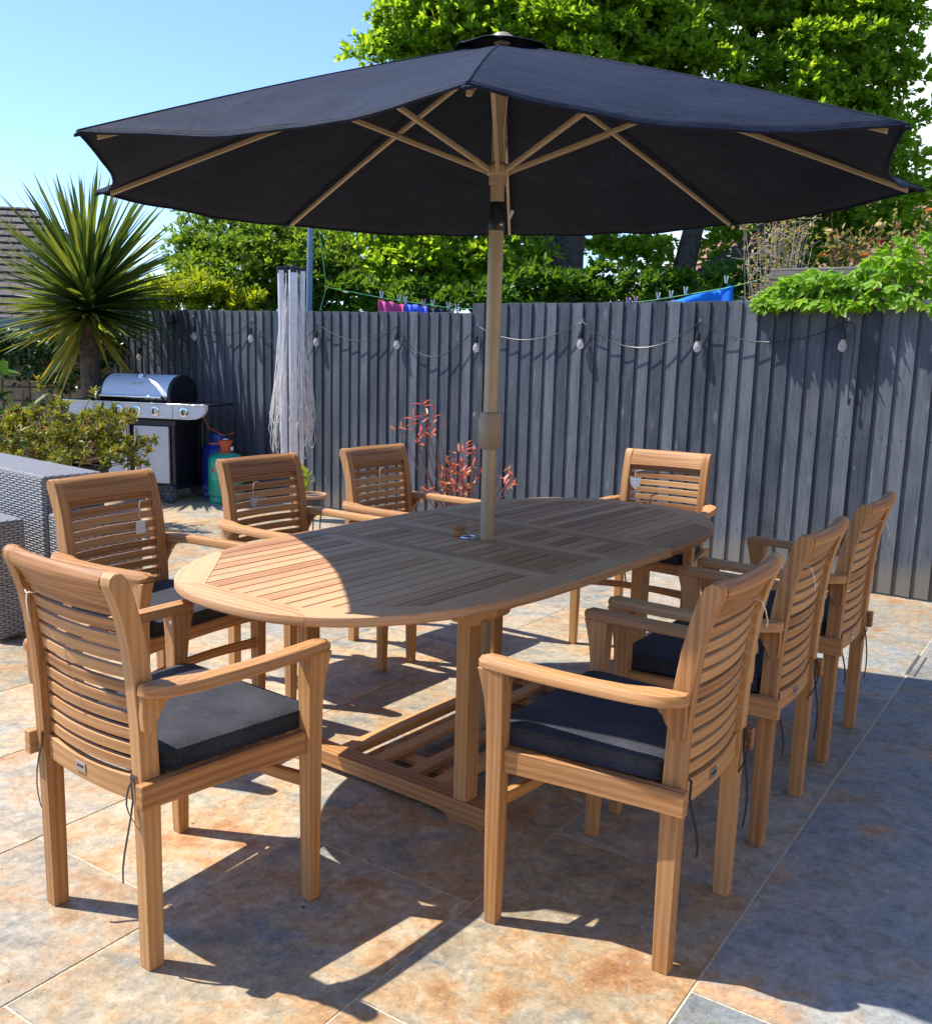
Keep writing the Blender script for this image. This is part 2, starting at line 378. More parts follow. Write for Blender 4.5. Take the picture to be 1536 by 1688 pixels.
# leaf meshes (numpy)
def leaves(name, pos, dirs, ups, length, width, mat, parent=None, tint=None, bend=.12, fold=.25, shape=((.25, .8), (.7, .85)), strap=False):
    pos = np.asarray(pos, float); N = len(pos)
    d = np.asarray(dirs, float); d /= np.linalg.norm(d, axis=1, keepdims=True)+1e-9
    u = np.asarray(ups, float); u = u-(u*d).sum(1, keepdims=True)*d; u /= np.linalg.norm(u, axis=1, keepdims=True)+1e-9
    w = np.cross(d, u); L = np.broadcast_to(length, (N,))[:, None]; W = np.broadcast_to(width, (N,))[:, None]/2
    if strap:
        st = [0, .12, .35, .6, .82, 1.0]; ws = [.55, .9, 1.0, .85, .5, .03]
        bd = np.broadcast_to(bend, (N,))[:, None]; vs = []
        for t, q in zip(st, ws):
            c = pos+d*L*t*(1-.15*bd*t)-np.array([0, 0, 1.0])*L*bd*t*t
            vs += [c-w*W*q+u*W*q*.35, c, c+w*W*q+u*W*q*.35]
        k = len(vs); co = np.stack(vs, 1).reshape(-1, 3)
        base = []
        for i in range(len(st)-1):
            a = i*3; base += [[a, a+1, a+4, a+3], [a+1, a+2, a+5, a+4]]
    else:
        (t1, w1), (t2, w2) = shape
        c1 = pos+d*L*t1; c2 = pos+d*L*t2-u*L*bend*.5; tip = pos+d*L-u*L*bend
        vs = [pos, c1-w*W*w1+u*W*fold, c2-w*W*w2+u*W*fold*.6, tip, c2+w*W*w2+u*W*fold*.6, c1+w*W*w1+u*W*fold]
        k = 6; co = np.stack(vs, 1).reshape(-1, 3); base = [[0, 3, 2, 1], [0, 5, 4, 3]]
    base = np.array(base); F = (base[None]+(np.arange(N)*k)[:, None, None]).reshape(-1, 4)
    me = bpy.data.meshes.new(name); me.vertices.add(len(co)); me.vertices.foreach_set('co', co.ravel())
    me.loops.add(F.size); me.loops.foreach_set('vertex_index', F.ravel().astype(np.int32))
    me.polygons.add(len(F)); me.polygons.foreach_set('loop_start', (np.arange(len(F))*4).astype(np.int32))
    me.polygons.foreach_set('loop_total', np.full(len(F), 4, np.int32)); me.update(calc_edges=True)
    t = rng.random(N) if tint is None else np.clip(tint, 0, 1)
    a = me.attributes.new('tint', 'FLOAT', 'FACE'); a.data.foreach_set('value', np.repeat(t, len(base)).astype(np.float32))
    me.materials.append(MATS[mat]); me.validate()
    o = bpy.data.objects.new(name, me); COL.objects.link(o)
    if parent: o.parent = parent
    return o
def unit(n):
    v = rng.normal(size=(n, 3)); return v/np.linalg.norm(v, axis=1, keepdims=True)
def clumps(blobs, per, nleaf, size, sub=.33, aspect=.6, up=.5, spread=.9):
    """leaf rosettes on the skins of many small clumps spread through bigger blobs"""
    P, D, U, T = [], [], [], []
    for (c, r, *sq) in blobs:
        c = np.array(c); q = sq[0] if sq else .8
        ns = max(4, int(per*(r/.5)**2)); dirs = unit(ns); rad = r*(.35+.65*rng.random(ns)**.45)
        sc = c+dirs*rad[:, None]*np.array([1, 1, q])
        for s0 in sc:
            rs = sub*(.5+rng.random()*.8); m = 16; dd = unit(m); dd[:, 2] = np.abs(dd[:, 2])*.7+dd[:, 2]*.3
            pp = s0+dd*rs*(.5+.5*rng.random((m, 1)))*np.array([1, 1, .75]); ct = rng.random()*.4
            for p_, o_ in zip(pp, dd):
                base = o_+np.array([0, 0, up*.6]); l = base+unit(nleaf)*spread
                P.append(np.repeat(p_[None], nleaf, 0)+l*size*.15); D.append(l); U.append(np.array([0, 0, 1.0])+unit(nleaf)*.8); T.append(ct+rng.random(nleaf)*.6)
    return np.concatenate(P), np.concatenate(D), np.concatenate(U), np.concatenate(T)
def px_blobs(lst): return [(tuple(aty(a, b, y)), r) for a, b, y, r in lst]

# ------------------------------------------------------------ world, sun, camera
SUN_EL = R(59); SUN_AZ_DIR = V((-math.cos(R(-10)), -math.sin(R(-10)), 0))       # horizontal direction towards the sun
w = bpy.data.worlds.new('World'); scene.world = w; w.use_nodes = True; nt = w.node_tree; nt.nodes.clear()
out = nt.nodes.new('ShaderNodeOutputWorld'); bg = nt.nodes.new('ShaderNodeBackground'); sky = nt.nodes.new('ShaderNodeTexSky')
sky.sky_type = 'NISHITA'; sky.sun_disc = False; sky.sun_elevation = SUN_EL; sky.sun_rotation = math.atan2(SUN_AZ_DIR.x, SUN_AZ_DIR.y)
sky.air_density = 1.0; sky.dust_density = 0.15; sky.ozone_density = 1.4
tc = nt.nodes.new('ShaderNodeTexCoord'); mp = nt.nodes.new('ShaderNodeMapping'); mp.inputs['Scale'].default_value = (1, 1, 2.2)
cn = nt.nodes.new('ShaderNodeTexNoise'); cn.inputs['Scale'].default_value = 2.6; cn.inputs['Detail'].default_value = 8; cn.inputs['Roughness'].default_value = .58
cr = nt.nodes.new('ShaderNodeValToRGB'); cr.color_ramp.elements[0].position = .0; cr.color_ramp.elements[1].position = .16
# a bank of cloud low in the sky towards the right of the view
dot = nt.nodes.new('ShaderNodeVectorMath'); dot.operation = 'DOT_PRODUCT'; cd = ray(1560, 250).normalized(); dot.inputs[1].default_value = cd
dr = nt.nodes.new('ShaderNodeMapRange'); dr.inputs['From Min'].default_value = .80; dr.inputs['From Max'].default_value = 1.0; dr.inputs['To Min'].default_value = -.75; dr.inputs['To Max'].default_value = -.35
ad = nt.nodes.new('ShaderNodeMath'); ad.operation = 'ADD'
mixc = nt.nodes.new('ShaderNodeMix'); mixc.data_type = 'RGBA'; mixc.inputs[7].default_value = (6.6, 6.9, 7.3, 1)
L = nt.links.new
L(tc.outputs['Generated'], mp.inputs[0]); L(mp.outputs[0], cn.inputs['Vector']); L(tc.outputs['Generated'], dot.inputs[0])
L(dot.outputs['Value'], dr.inputs['Value']); L(cn.outputs['Fac'], ad.inputs[0]); L(dr.outputs[0], ad.inputs[1]); L(ad.outputs[0], cr.inputs[0])
L(cr.outputs[0], mixc.inputs[0]); skt = nt.nodes.new('ShaderNodeMix'); skt.data_type = 'RGBA'; skt.blend_type = 'MULTIPLY'; skt.inputs[0].default_value = 1; skt.inputs[7].default_value = (.68, .80, 1.04, 1); L(sky.outputs[0], skt.inputs[6]); L(skt.outputs[2], mixc.inputs[6]); L(mixc.outputs[2], bg.inputs[0]); L(bg.outputs[0], out.inputs[0])
bg.inputs[1].default_value = .15

sl = bpy.data.lights.new('sun', 'SUN'); sl.energy = 4.6; sl.angle = R(.55); sl.color = (1, .945, .87)
so = bpy.data.objects.new('sun', sl); COL.objects.link(so)
sd = V((SUN_AZ_DIR.x*math.cos(SUN_EL), SUN_AZ_DIR.y*math.cos(SUN_EL), math.sin(SUN_EL)))
so.rotation_euler = sd.to_track_quat('Z', 'Y').to_euler(); so.location = (-6, 1, 10)

cam = bpy.data.cameras.new('camera'); co = bpy.data.objects.new('camera', cam); COL.objects.link(co); scene.camera = co
cam.sensor_fit = 'HORIZONTAL'; cam.sensor_width = 36; cam.lens = CAM['f']/1536*36; cam.shift_y = (CAM['cy']-844)/1536
cam.clip_start = .05; cam.clip_end = 600
f = V((0, math.cos(CAM['pitch']), -math.sin(CAM['pitch']))); up0 = V((0, math.sin(CAM['pitch']), math.cos(CAM['pitch']))); r0 = V((1, 0, 0))
rr = CAM['roll']; rgt = r0*math.cos(rr)-up0*(-math.sin(rr)); upv = up0*math.cos(rr)-r0*math.sin(rr)
rgt = r0*math.cos(rr)+up0*math.sin(rr)
co.matrix_world = Matrix(((rgt.x, upv.x, -f.x, 0), (rgt.y, upv.y, -f.y, 0), (rgt.z, upv.z, -f.z, CAM['h']), (0, 0, 0, 1)))
scene.view_settings.view_transform = 'Standard'; scene.view_settings.look = 'None'; scene.view_settings.gamma = 1
scene.view_settings.exposure = 0.86
scene.cycles.max_bounces = 10; scene.cycles.transparent_max_bounces = 12

# ------------------------------------------------------------ ground and paving
b = MB(); b.box((0, 40, -.16), (400, 400, .2), tint=.5); o = b.build('ground', 'grass_ground'); tag(o, kind='structure')
TA = R(56.5); td = V((math.cos(TA), math.sin(TA), 0)); tn = V((math.sin(TA), -math.cos(TA), 0))   # tile long axis, cross axis
inside = lambda p: (p-FP).dot(FN) > -.03 and p.x > -7.5 and p.x < 9 and p.y > -3.2 and p.y < 10.4
b = MB(); gp = 0.5
gm = MB()
WT, LT = .5845, .90; G = .0062
patch = {}
SL = {(-0, 0): .9}
def slateness(row, k):
    # row 0 is the strip right of the sand coloured joint, rows count to the left
    if row == 0: return {0: 1.0, 1: .88, 2: 1.0, 3: .95, 4: .8, 5: .5}.get(k, .3)
    if row == 1: return {0: .0, 1: .05, 2: .5, 3: .7, 4: .9, 5: .5}.get(k, .2)
    if row == -1: return {0: .4, 1: .7, 2: 1.0, 3: .3}.get(k, .3)
    return {(2, 1): .0, (2, 2): .35, (2, 3): .1, (3, 1): .12, (3, 2): .22, (4, 3): .35, (3, 3): .2}.get((row, k), random.choice([0, 0, .08, .25, .5]))
for row in range(-12, 20):
    n0 = -.6205+WT-row*WT       # right edge of the strip
    n1 = n0-WT
    ph = .99 if row % 2 == 0 else .54
    for k in range(-8, 16):
        a0 = ph+k*LT; a1 = a0+LT
        quad = [td*a0+tn*n1, td*a1+tn*n1, td*a1+tn*n0, td*a0+tn*n0]
        cen = sum(quad, V((0,0,0)))/4
        if sum(inside(q) for q in quad) == 0: continue
        def sh(q): return q+(cen-q).normalized()*0
        q = [td*(a0+G/2)+tn*(n1+G/2), td*(a1-G/2)+tn*(n1+G/2), td*(a1-G/2)+tn*(n0-G/2), td*(a0+G/2)+tn*(n0-G/2)]
        # keep the paving on the patio side of the fence
        q2 = []
        for i in range(4):
            A, B = q[i], q[(i+1) % 4]; da, db = (A-FP).dot(FN)+.02, (B-FP).dot(FN)+.02
            if da >= 0: q2.append(A)
            if da*db < 0: q2.append(A+(B-A)*(da/(da-db)))
        if len(q2) < 3: continue
        kk = k if row % 2 == 0 else k
        dz = random.uniform(-.0006, .0006); tt = min(1, max(0, slateness(row, kk)+random.uniform(-.06, .06)))
        b.loft([[V((p.x, p.y, -.012)) for p in q2], [V((p.x, p.y, dz)) for p in q2]], td, tint=tt, t2=random.random())
o = b.build('paving', 'slate_tile', bevel=.0015, seg=2); tag(o, kind='structure')
gp = [V((-7.6, -3.3, 0)), V((9.1, -3.3, 0)), V((9.1, 1.0, 0)), V((-3.75, 10.12, 0)), V((-7.6, 10.12, 0))]
b = MB(); b.loft([[V((p.x, p.y, -.055)) for p in gp], [V((p.x, p.y, -.0026)) for p in gp]], td)
o = b.build('paving_grout', 'grout'); tag(o, kind='structure')
# recessed drain cover strip at the right
b = MB()
p0 = V((2.10, 4.30, .0015)); b.box(p0, (.34, .012, .004), g=(1,0,0), rot=Matrix.Rotation(TA, 3, 'Z'))
b.box(p0+V((.02, -.03, 0)), (.34, .008, .004), g=(1,0,0), rot=Matrix.Rotation(TA, 3, 'Z'))
o = b.build('drain_cover', 'plate_metal'); tag(o, 'slim metal drain edge set into the paving right of the chairs', 'drain')

# ------------------------------------------------------------ fence
def fence(s0, s1, h0, h1, label, pitch=.104):
    e = empty('fence', FP+FD*((s0+s1)/2)); e.rotation_euler.z = math.atan2(FD.y, FD.x)
    b = MB(); n = int((s1-s0)/pitch); half = (s1-s0)/2
    for i in range(n):
        x = -half+i*pitch+random.uniform(-.002, .002); t = i/max(1, n-1); H = h0+(h1-h0)*t+random.uniform(-.004, .004)
        wv = .122; tilt = random.uniform(-.002, .002); d0 = random.uniform(-.001, .001)
        # feather-edge board: thick edge on the right, over the thin edge of the next one
        y0, y1 = -.008+d0, -.0255+d0
        ring = lambda z, dx: [V((x+dx, y0, z)), V((x+dx+wv, y1, z)), V((x+dx+wv, y1+.0175, z)), V((x+dx, y0+.006, z))]
        b.loft([ring(.012, 0), ring(H*.5, tilt*.5), ring(H, tilt)], (0,0,1))
    for i in range(n):
        for z in (.30, .95, 1.50):
            for q in (.035, .085):
                if random.random() < .8: b.box((-half+i*pitch+q+random.uniform(-.006, .006), -.0115-.0175*q/.122, z+random.uniform(-.012, .012)), (.006, .005, .006))
    b.build('boards', 'fence_paint', e, bevel=.0015, seg=1)
    b = MB()
    for z in (.3, .95, 1.5): b.box((0, .042, z), (s1-s0-.01, .04, .075), g=(1,0,0))
    b.build('rails', 'fence_paint', e)
    x = -half+.05
    while x < half:
        b = MB(); b.box((x, .115, .84), (.09, .09, 1.66)); b.build('post', 'fence_paint', e, bevel=.003); x += 1.83
    tag(e, label, 'fence', 'painted board fences along the patio'); return e
sj = (onfence(780, 505)-FP).dot(FD); sl0 = (onfence(190, 515)-FP).dot(FD)
fence(sl0, sj-.003, 1.712, 1.676, 'lower dark blue-grey board fence running from the palm to the umbrella pole')
fence(sj, 3.2, 1.745, 1.742, 'taller dark blue-grey board fence behind the three right-hand chairs')

# ------------------------------------------------------------ teak armchair
def rear_y(z):   # (front, back) of the back post at height z
    tab = [(0, .019, -.021), (.30, .021, -.023), (.45, .022, -.025), (.58, .018, -.029), (.68, .010, -.036), (.76, -.001, -.045),
           (.82, -.014, -.057), (.865, -.026, -.072), (.895, -.036, -.084), (.912, -.046, -.082), (.921, -.058, -.072)]
    for (a, f0, b0), (c, f1, b1) in zip(tab, tab[1:]):
        if z <= c: t = (z-a)/(c-a); return f0+(f1-f0)*t-.208, b0+(b1-b0)*t-.208
    return tab[-1][1]-.208, tab[-1][2]-.208
def make_chair():
    root = empty('garden_chair')
    for s in (-1, 1):
        b = MB(); zs = [0, .15, .30, .45, .52, .58, .64, .68, .72, .76, .79, .82, .845, .865, .882, .895, .905, .912, .918, .921]
        rings = []
        for z in zs:
            f0, b0 = rear_y(z); xi, xo = s*.1795, s*.2165
            if z == 0: f0 -= .001
            rings.append([V((xi, b0, z)), V((xo, b0, z)), V((xo, f0, z)), V((xi, f0, z))])
        b.loft(rings); b.build('leg', 'teak', root, bevel=.0035, sharp=50)
        b = MB(); rings = []
        for z, y0, y1, x0, x1 in [(0, -.017, .016, .253, .285), (.2, -.020, .019, .2505, .2885), (.42, -.021, .021, .249, .290), (.52, -.021, .024, .249, .291), (.58, -.021, .031, .249, .293),
                                  (.62, -.022, .040, .2495, .295), (.652, -.022, .050, .250, .297)]:
            rings.append([V((s*x0, .208+y0, z)), V((s*x1, .208+y0, z)), V((s*x1, .208+y1, z)), V((s*x0, .208+y1, z))])
        b.loft(rings); b.build('leg', 'teak', root, bevel=.0035, sharp=50)
        # armrest
        st = [(-.241, .224, .238), (-.238, .218, .248), (-.230, .2165, .258), (-.216, .2165, .270), (-.195, .2165, .284), (-.172, .2175, .288), (-.152, .223, .291), (-.132, .232, .293), (-.10, .241, .295),
              (-.04, .246, .297), (.06, .2475, .299), (.16, .246, .300), (.215, .2445, .299), (.243, .246, .297), (.256, .251, .291), (.261, .259, .283)]
        b = MB(); rings = []
        for y, a, c in st:
            dz = -.004*math.cos((y-.02)/.24*math.pi/2) if abs(y-.02) < .24 else 0
            z0, z1 = .650+dz, .681+dz
            if y > .25: z0 += .003; z1 -= .006
            m = (a+c)/2
            rings.append([V((s*a, y, z0+.002)), V((s*c, y, z0+.002)), V((s*(c+.001), y, z0+.015)), V((s*(c-.006), y, z1-.004)), V((s*m, y, z1)), V((s*(a+.006), y, z1-.003)), V((s*a, y, z0+.018))])
        b.loft(rings, (0,1,0)); arm = b.build('armrest', 'teak', root, bevel=.003, sharp=60)
        b = MB(); pl = [(-.236, .650), (-.158, .650), (-.162, .641), (-.170, .636), (-.175, .626), (-.185, .618), (-.191, .604), (-.202, .590), (-.209, .574), (-.222, .562), (-.234, .572), (-.237, .605)]
        b.prism([(y, z) for y, z in pl], s*.2168, s*.236, 'x', (0,0,1)); b.build('bracket', 'teak', arm, bevel=.003)
        b = MB(); b.lathe([(.0035, -.0006), (.0055, 0), (.005, .0012)], (0,0,0), 12, 'y'); bo = b.build('bolt', 'screw_metal', arm); bo.location = (s*.262, .1865, .628); bo.scale = (1.1, -.7, 1.3)
        # little pegs on the seat rail block
    # back slats (curved backwards in the middle)
    b = MB()
    for i in range(11):
        z = .4725+i*.0358; f0, b0 = rear_y(z); yc = (f0+b0)/2+.001; tilt = (rear_y(z+.02)[0]-rear_y(z-.02)[0])/.04; rings = []
        for k in range(9):
            x = -.1795+.359*k/8; bow = -.019*(1-(x/.1795)**2); h = .0130; t = .0062
            rings.append([V((x, yc+bow-t-h*tilt*-1*0+(-h)*tilt, z-h)), V((x, yc+bow+t+(-h)*tilt, z-h)), V((x, yc+bow+t+h*tilt, z+h)), V((x, yc+bow-t+h*tilt, z+h))])
        b.loft(rings, (1,0,0))
    b.build('backrest', 'teak', root, bevel=.002, sharp=50)
    # top rail
    b = MB(); rings = []
    prof = [(-.0205, .846), (-.026, .864), (-.036, .886), (-.0455, .905), (-.056, .9165), (-.068, .9205), (-.079, .915), (-.0855, .903), (-.0845, .889), (-.076, .880), (-.066, .868), (-.058, .854), (-.051, .836), (-.043, .836)]
    for k in range(11):
        x = -.1795+.359*k/10; e = 1-(x/.1795)**2; ring = []
        for y, z in prof: ring.append(V((x, -.208+y-.016*e, z+(.006*e if z < .84 else 0))))
        rings.append(ring)
    b.loft(rings, (1,0,0)); b.build('top_rail', 'teak', root, sharp=40)
    # bottom rail and its plate
    b = MB(); rings = []
    for k in range(9):
        x = -.1795+.359*k/8; e = 1-(x/.1795)**2; y = -.212-.012*e
        rings.append([V((x, y-.010, .392)), V((x, y+.010, .392)), V((x, y+.010, .452-.008*e)), V((x, y-.010, .452-.008*e))])
    b.loft(rings, (1,0,0)); br = b.build('back_rail', 'teak', root, bevel=.0025)
    b = MB(); b.box((-.02, -.2354, .422), (.040, .0022, .024), g=(1,0,0)); pl = b.build('name_plate', 'plate_metal', br, bevel=.0008)
    b = MB()
    for k, (x, wv) in enumerate([(-.031, .005), (-.025, .004), (-.0195, .005), (-.0135, .004), (-.008, .005)]): b.box((x, -.2368, .4235), (wv*.8, .0006, .0055), g=(1,0,0))
    b.build('engraving', 'black_metal', br)
    # seat frame
    b = MB()
    for s in (-1, 1):
        rings = []
        for y, xc in [(-.250, .2295), (-.19, .2305), (0, .245), (.188, .2645)]:
            rings.append([V((s*(xc-.0125), y, .398)), V((s*(xc+.0125), y, .398)), V((s*(xc+.0125), y, .456)), V((s*(xc-.0125), y, .456))])
        b.loft(rings, (0,1,0))
    rings = []
    for k in range(9):
        x = -.249+.498*k/8; e = 1-(x/.249)**2; y = .204+.012*e
        rings.append([V((x, y-.011, .402+.012*e)), V((x, y+.011, .402+.012*e)), V((x, y+.011, .458)), V((x, y-.011, .458))])
    b.loft(rings, (1,0,0)); b.build('seat_frame', 'teak', root, bevel=.003)
    b = MB()
    for k in range(9): b.box((0, -.172+k*.043, .438), (.395 if k < 4 else .41, .034, .013), g=(1,0,0))
    b.build('seat', 'teak', root, bevel=.002)
    b = MB(); rings = []
    for k in range(9):
        x = -.250+.50*k/8; e = 1-(x/.25)**2; y = .207-.030*e
        rings.append([V((x, y-.010, .300+.006*e)), V((x, y+.010, .300+.006*e)), V((x, y+.010, .334)), V((x, y-.010, .334))])
    b.loft(rings, (1,0,0)); b.build('stretcher', 'teak', root, bevel=.003)
    return root
CH = {'A': (-.7115, 2.2468, -37.39), 'B': (-1.0642, 3.2587, -120.08), 'C': (-.6778, 3.9388, -126.27), 'D': (-.2411, 4.4942, -126.2),
      'E': (.4143, 2.2757, 55.98), 'F': (.8046, 2.8661, 55.99), 'G': (1.2102, 3.4679, 55.7), 'H': (.8713, 4.5546, 151.19)}
LAB = {'A': 'teak armchair at the near left end of the table, its back to the viewer',
       'B': 'teak armchair with a square white tag, in front of the grey wicker sofa',
       'C': 'teak armchair in front of the green gas cylinder, pale tag on its slats',
       'D': 'teak armchair with a bare string, between the clothes airer and red shrub',
       'E': 'nearest of the three teak armchairs on the right side of the table',
       'F': 'middle one of the three teak armchairs right of the table',
       'G': 'farthest of the three teak armchairs right of the table',
       'H': 'sunlit teak armchair at the far end of the table, facing the viewer'}
CL = {'A': 'black seat cushion in full sun on the near left chair',
      'B': 'black seat cushion on the chair with the square white tag',
      'C': 'black seat cushion on the chair in front of the green gas cylinder',
      'D': 'black seat cushion on the chair beside the red-leaved shrub, behind the table',
      'E': 'black seat cushion with a sunny strip, on the nearest right-hand chair',
      'F': 'shaded black seat cushion on the middle chair of the right-hand row',
      'G': 'black seat cushion on the farthest chair of the right-hand row',
      'H': 'black seat cushion on the chair at the far end, seen below the table edge'}
def make_cushion_obj():
    root = empty('seat_cushion'); b = MB()
    def outline(inset, n=10, r=.035):
        xs, y0, y1 = .222-inset, -.182+inset, .226-inset; pts = []
        wf = .247-inset; cs = [(wf-r, y1-r, 0), (-(wf-r), y1-r, 90), (-(xs-r), y0+r, 180), (xs-r, y0+r, 270)]
        for cx, cy, a0 in cs:
            for k in range(n+1):
                a = R(a0+90*k/n); pts.append((cx+r*math.cos(a), cy+r*math.sin(a)))
        return pts
    rings = []
    for ins, z in [(.004, .4545), (.001, .460), (-.0015, .464), (-.0015, .4665), (.001, .469), (-.002, .485), (.001, .500), (-.0025, .502), (-.0025, .506), (.003, .5085), (.03, .512), (.08, .5145), (.15, .515)]:
        rings.append([V((x, y, z+.0016*noise.noise(V((x*9, y*9, z*30))))) for x, y in outline(ins)])
    b.loft(rings, (0,1,0)); pad = b.build('pad', 'cushion_cloth', root, sharp=60)
    b = MB()
    for z, ins in ((.5035, -.0035), (.4635, -.0025)):
        o_ = [V((x, y, z+.0012*noise.noise(V((x*11, y*11, 2))))) for x, y in outline(ins)]; b.tube(o_+[o_[0]], .0028, 6, cap=False)
    b.build('piping', 'cushion_cloth', pad, sharp=80)
    for s in (-1, 1):
        for q, (dx, ln) in enumerate(((0, .27), (.012, .15)) if s > 0 else ((0, .20),)):
            b = MB(); rings = []
            for k in range(8):
                t = k/7; z = .480-ln*t; y = -.222-.045*math.sin(t*2.2+q)*(.4+t*.5); x = s*(.178+dx+.012*math.sin(t*4+q*2))
                if t == 0: y = -.176
                if k == 1: y = -.236; z = .462
                wv = .0042
                rings.append([V((x-wv, y, z)), V((x+wv, y-.002, z)), V((x+wv, y-.0008, z+.0003)), V((x-wv, y+.0012, z+.0003))])
            b.loft(rings); b.build('tie', 'black_ribbon', root)
    return root
chair0 = make_chair(); cush0 = make_cushion_obj(); first = True
for k, (x, y, a) in CH.items():
    c = chair0 if first else copy_tree(chair0); q = cush0 if first else copy_tree(cush0); first = False
    c.location = (x, y, 0); c.rotation_euler.z = R(a); tag(c, LAB[k], 'chair', 'teak armchairs round the table')
    dx = random.uniform(-.004, .004); q.location = (x+dx, y, 0); q.rotation_euler.z = R(a+random.uniform(-1, 1)); tag(q, CL[k], 'cushion', 'black cushions on the teak armchairs')

# swing tags: string and card hanging on a chair back (chair-local coordinates)
def cw(k, p):
    x, y, a = CH[k]; m = Matrix.Rotation(R(a), 3, 'Z'); return V((x, y, 0))+m@V(p)
def swing_tag(k, x, z, card, label, behind=False, drop=.055, size=.042):
    e = empty('swing_tag', cw(k, (x, rear_y(z)[0]+.01, z))); e.rotation_euler.z = R(CH[k][2])
    b = MB(); yb = rear_y(z)[1]-rear_y(z)[0]-.018
    pts = [(0, .004, 0), (.004, -.01, .006), (.002, yb-.006, .004), (-.012, yb-.012, .002)] if behind else [(-.035, -.004, .004), (-.015, .001, .006), (.0, .004, .004)]
    b.tube(pts, .0013, 6)
    if behind:
        b.tube([(-.012, yb-.012, .002), (-.004, yb-.018, -.015), (.008, yb-.022, -.045), (.010, yb-.020, -.060)], .0016, 6); b.tube([(-.02, yb-.012, .008), (-.012, yb-.013, .002), (0, yb-.010, .006)], .0018, 6)
    b.tube([(0, .004, .004), (.006, .008, -.008), (.008, .008, -.03), (.004, .008, -drop)], .0012, 6); b.build('cord', 'string', e)
    if card:
        b = MB(); s = size
        if card == 'white_card': b.box((.004, .009, -drop-s*.55), (s, .0012, s*1.12), g=(1,0,0))
        else: b.prism([(-s*.55+.004, -drop+.002), (.004, -drop-.006), (s*.55+.004, -drop+.004), (s*.42+.004, -drop-s*.7), (.004, -drop-s*1.15), (-s*.42+.004, -drop-s*.75)], .0085, .010, 'y')
        b.build('card', card, e)
        if card == 'grey_card':
            b = MB()
            for q in range(3): b.box((.004, .0103, -drop-.014-q*.010), (s*(.6-.12*q), .0003, .0025), g=(1,0,0))
            b.build('print', 'white_card', e)
    tag(e, label, 'tag', 'swing tags tied to the chair backs')
swing_tag('B', -.105, .812, 'white_card', 'square white card tag hanging on the chair by the wicker furniture', drop=.068)
swing_tag('C', .085, .815, 'grey_card', 'pale grey tag dangling on the chair in front of the green cylinder')
swing_tag('H', .135, .815, 'grey_card', 'grey heart-shaped tag on the sunlit chair at the far end of the table', drop=.03, size=.055)
swing_tag('D', .02, .815, None, 'thin bare string hanging down the slats of the chair by the red shrub', drop=.10)
swing_tag('A', -.112, .822, None, 'white string knotted behind the top left slat of the nearest left chair', behind=True, drop=.05)
swing_tag('E', .105, .818, None, 'white string knotted behind the top slat of the nearest right-hand chair', behind=True, drop=.05)
swing_tag('F', -.150, .818, None, 'small white string knot behind the middle right-hand chair', behind=True, drop=.03)
swing_tag('G', .120, .818, None, 'small white string loop behind the farthest right-hand chair', behind=True, drop=.03)

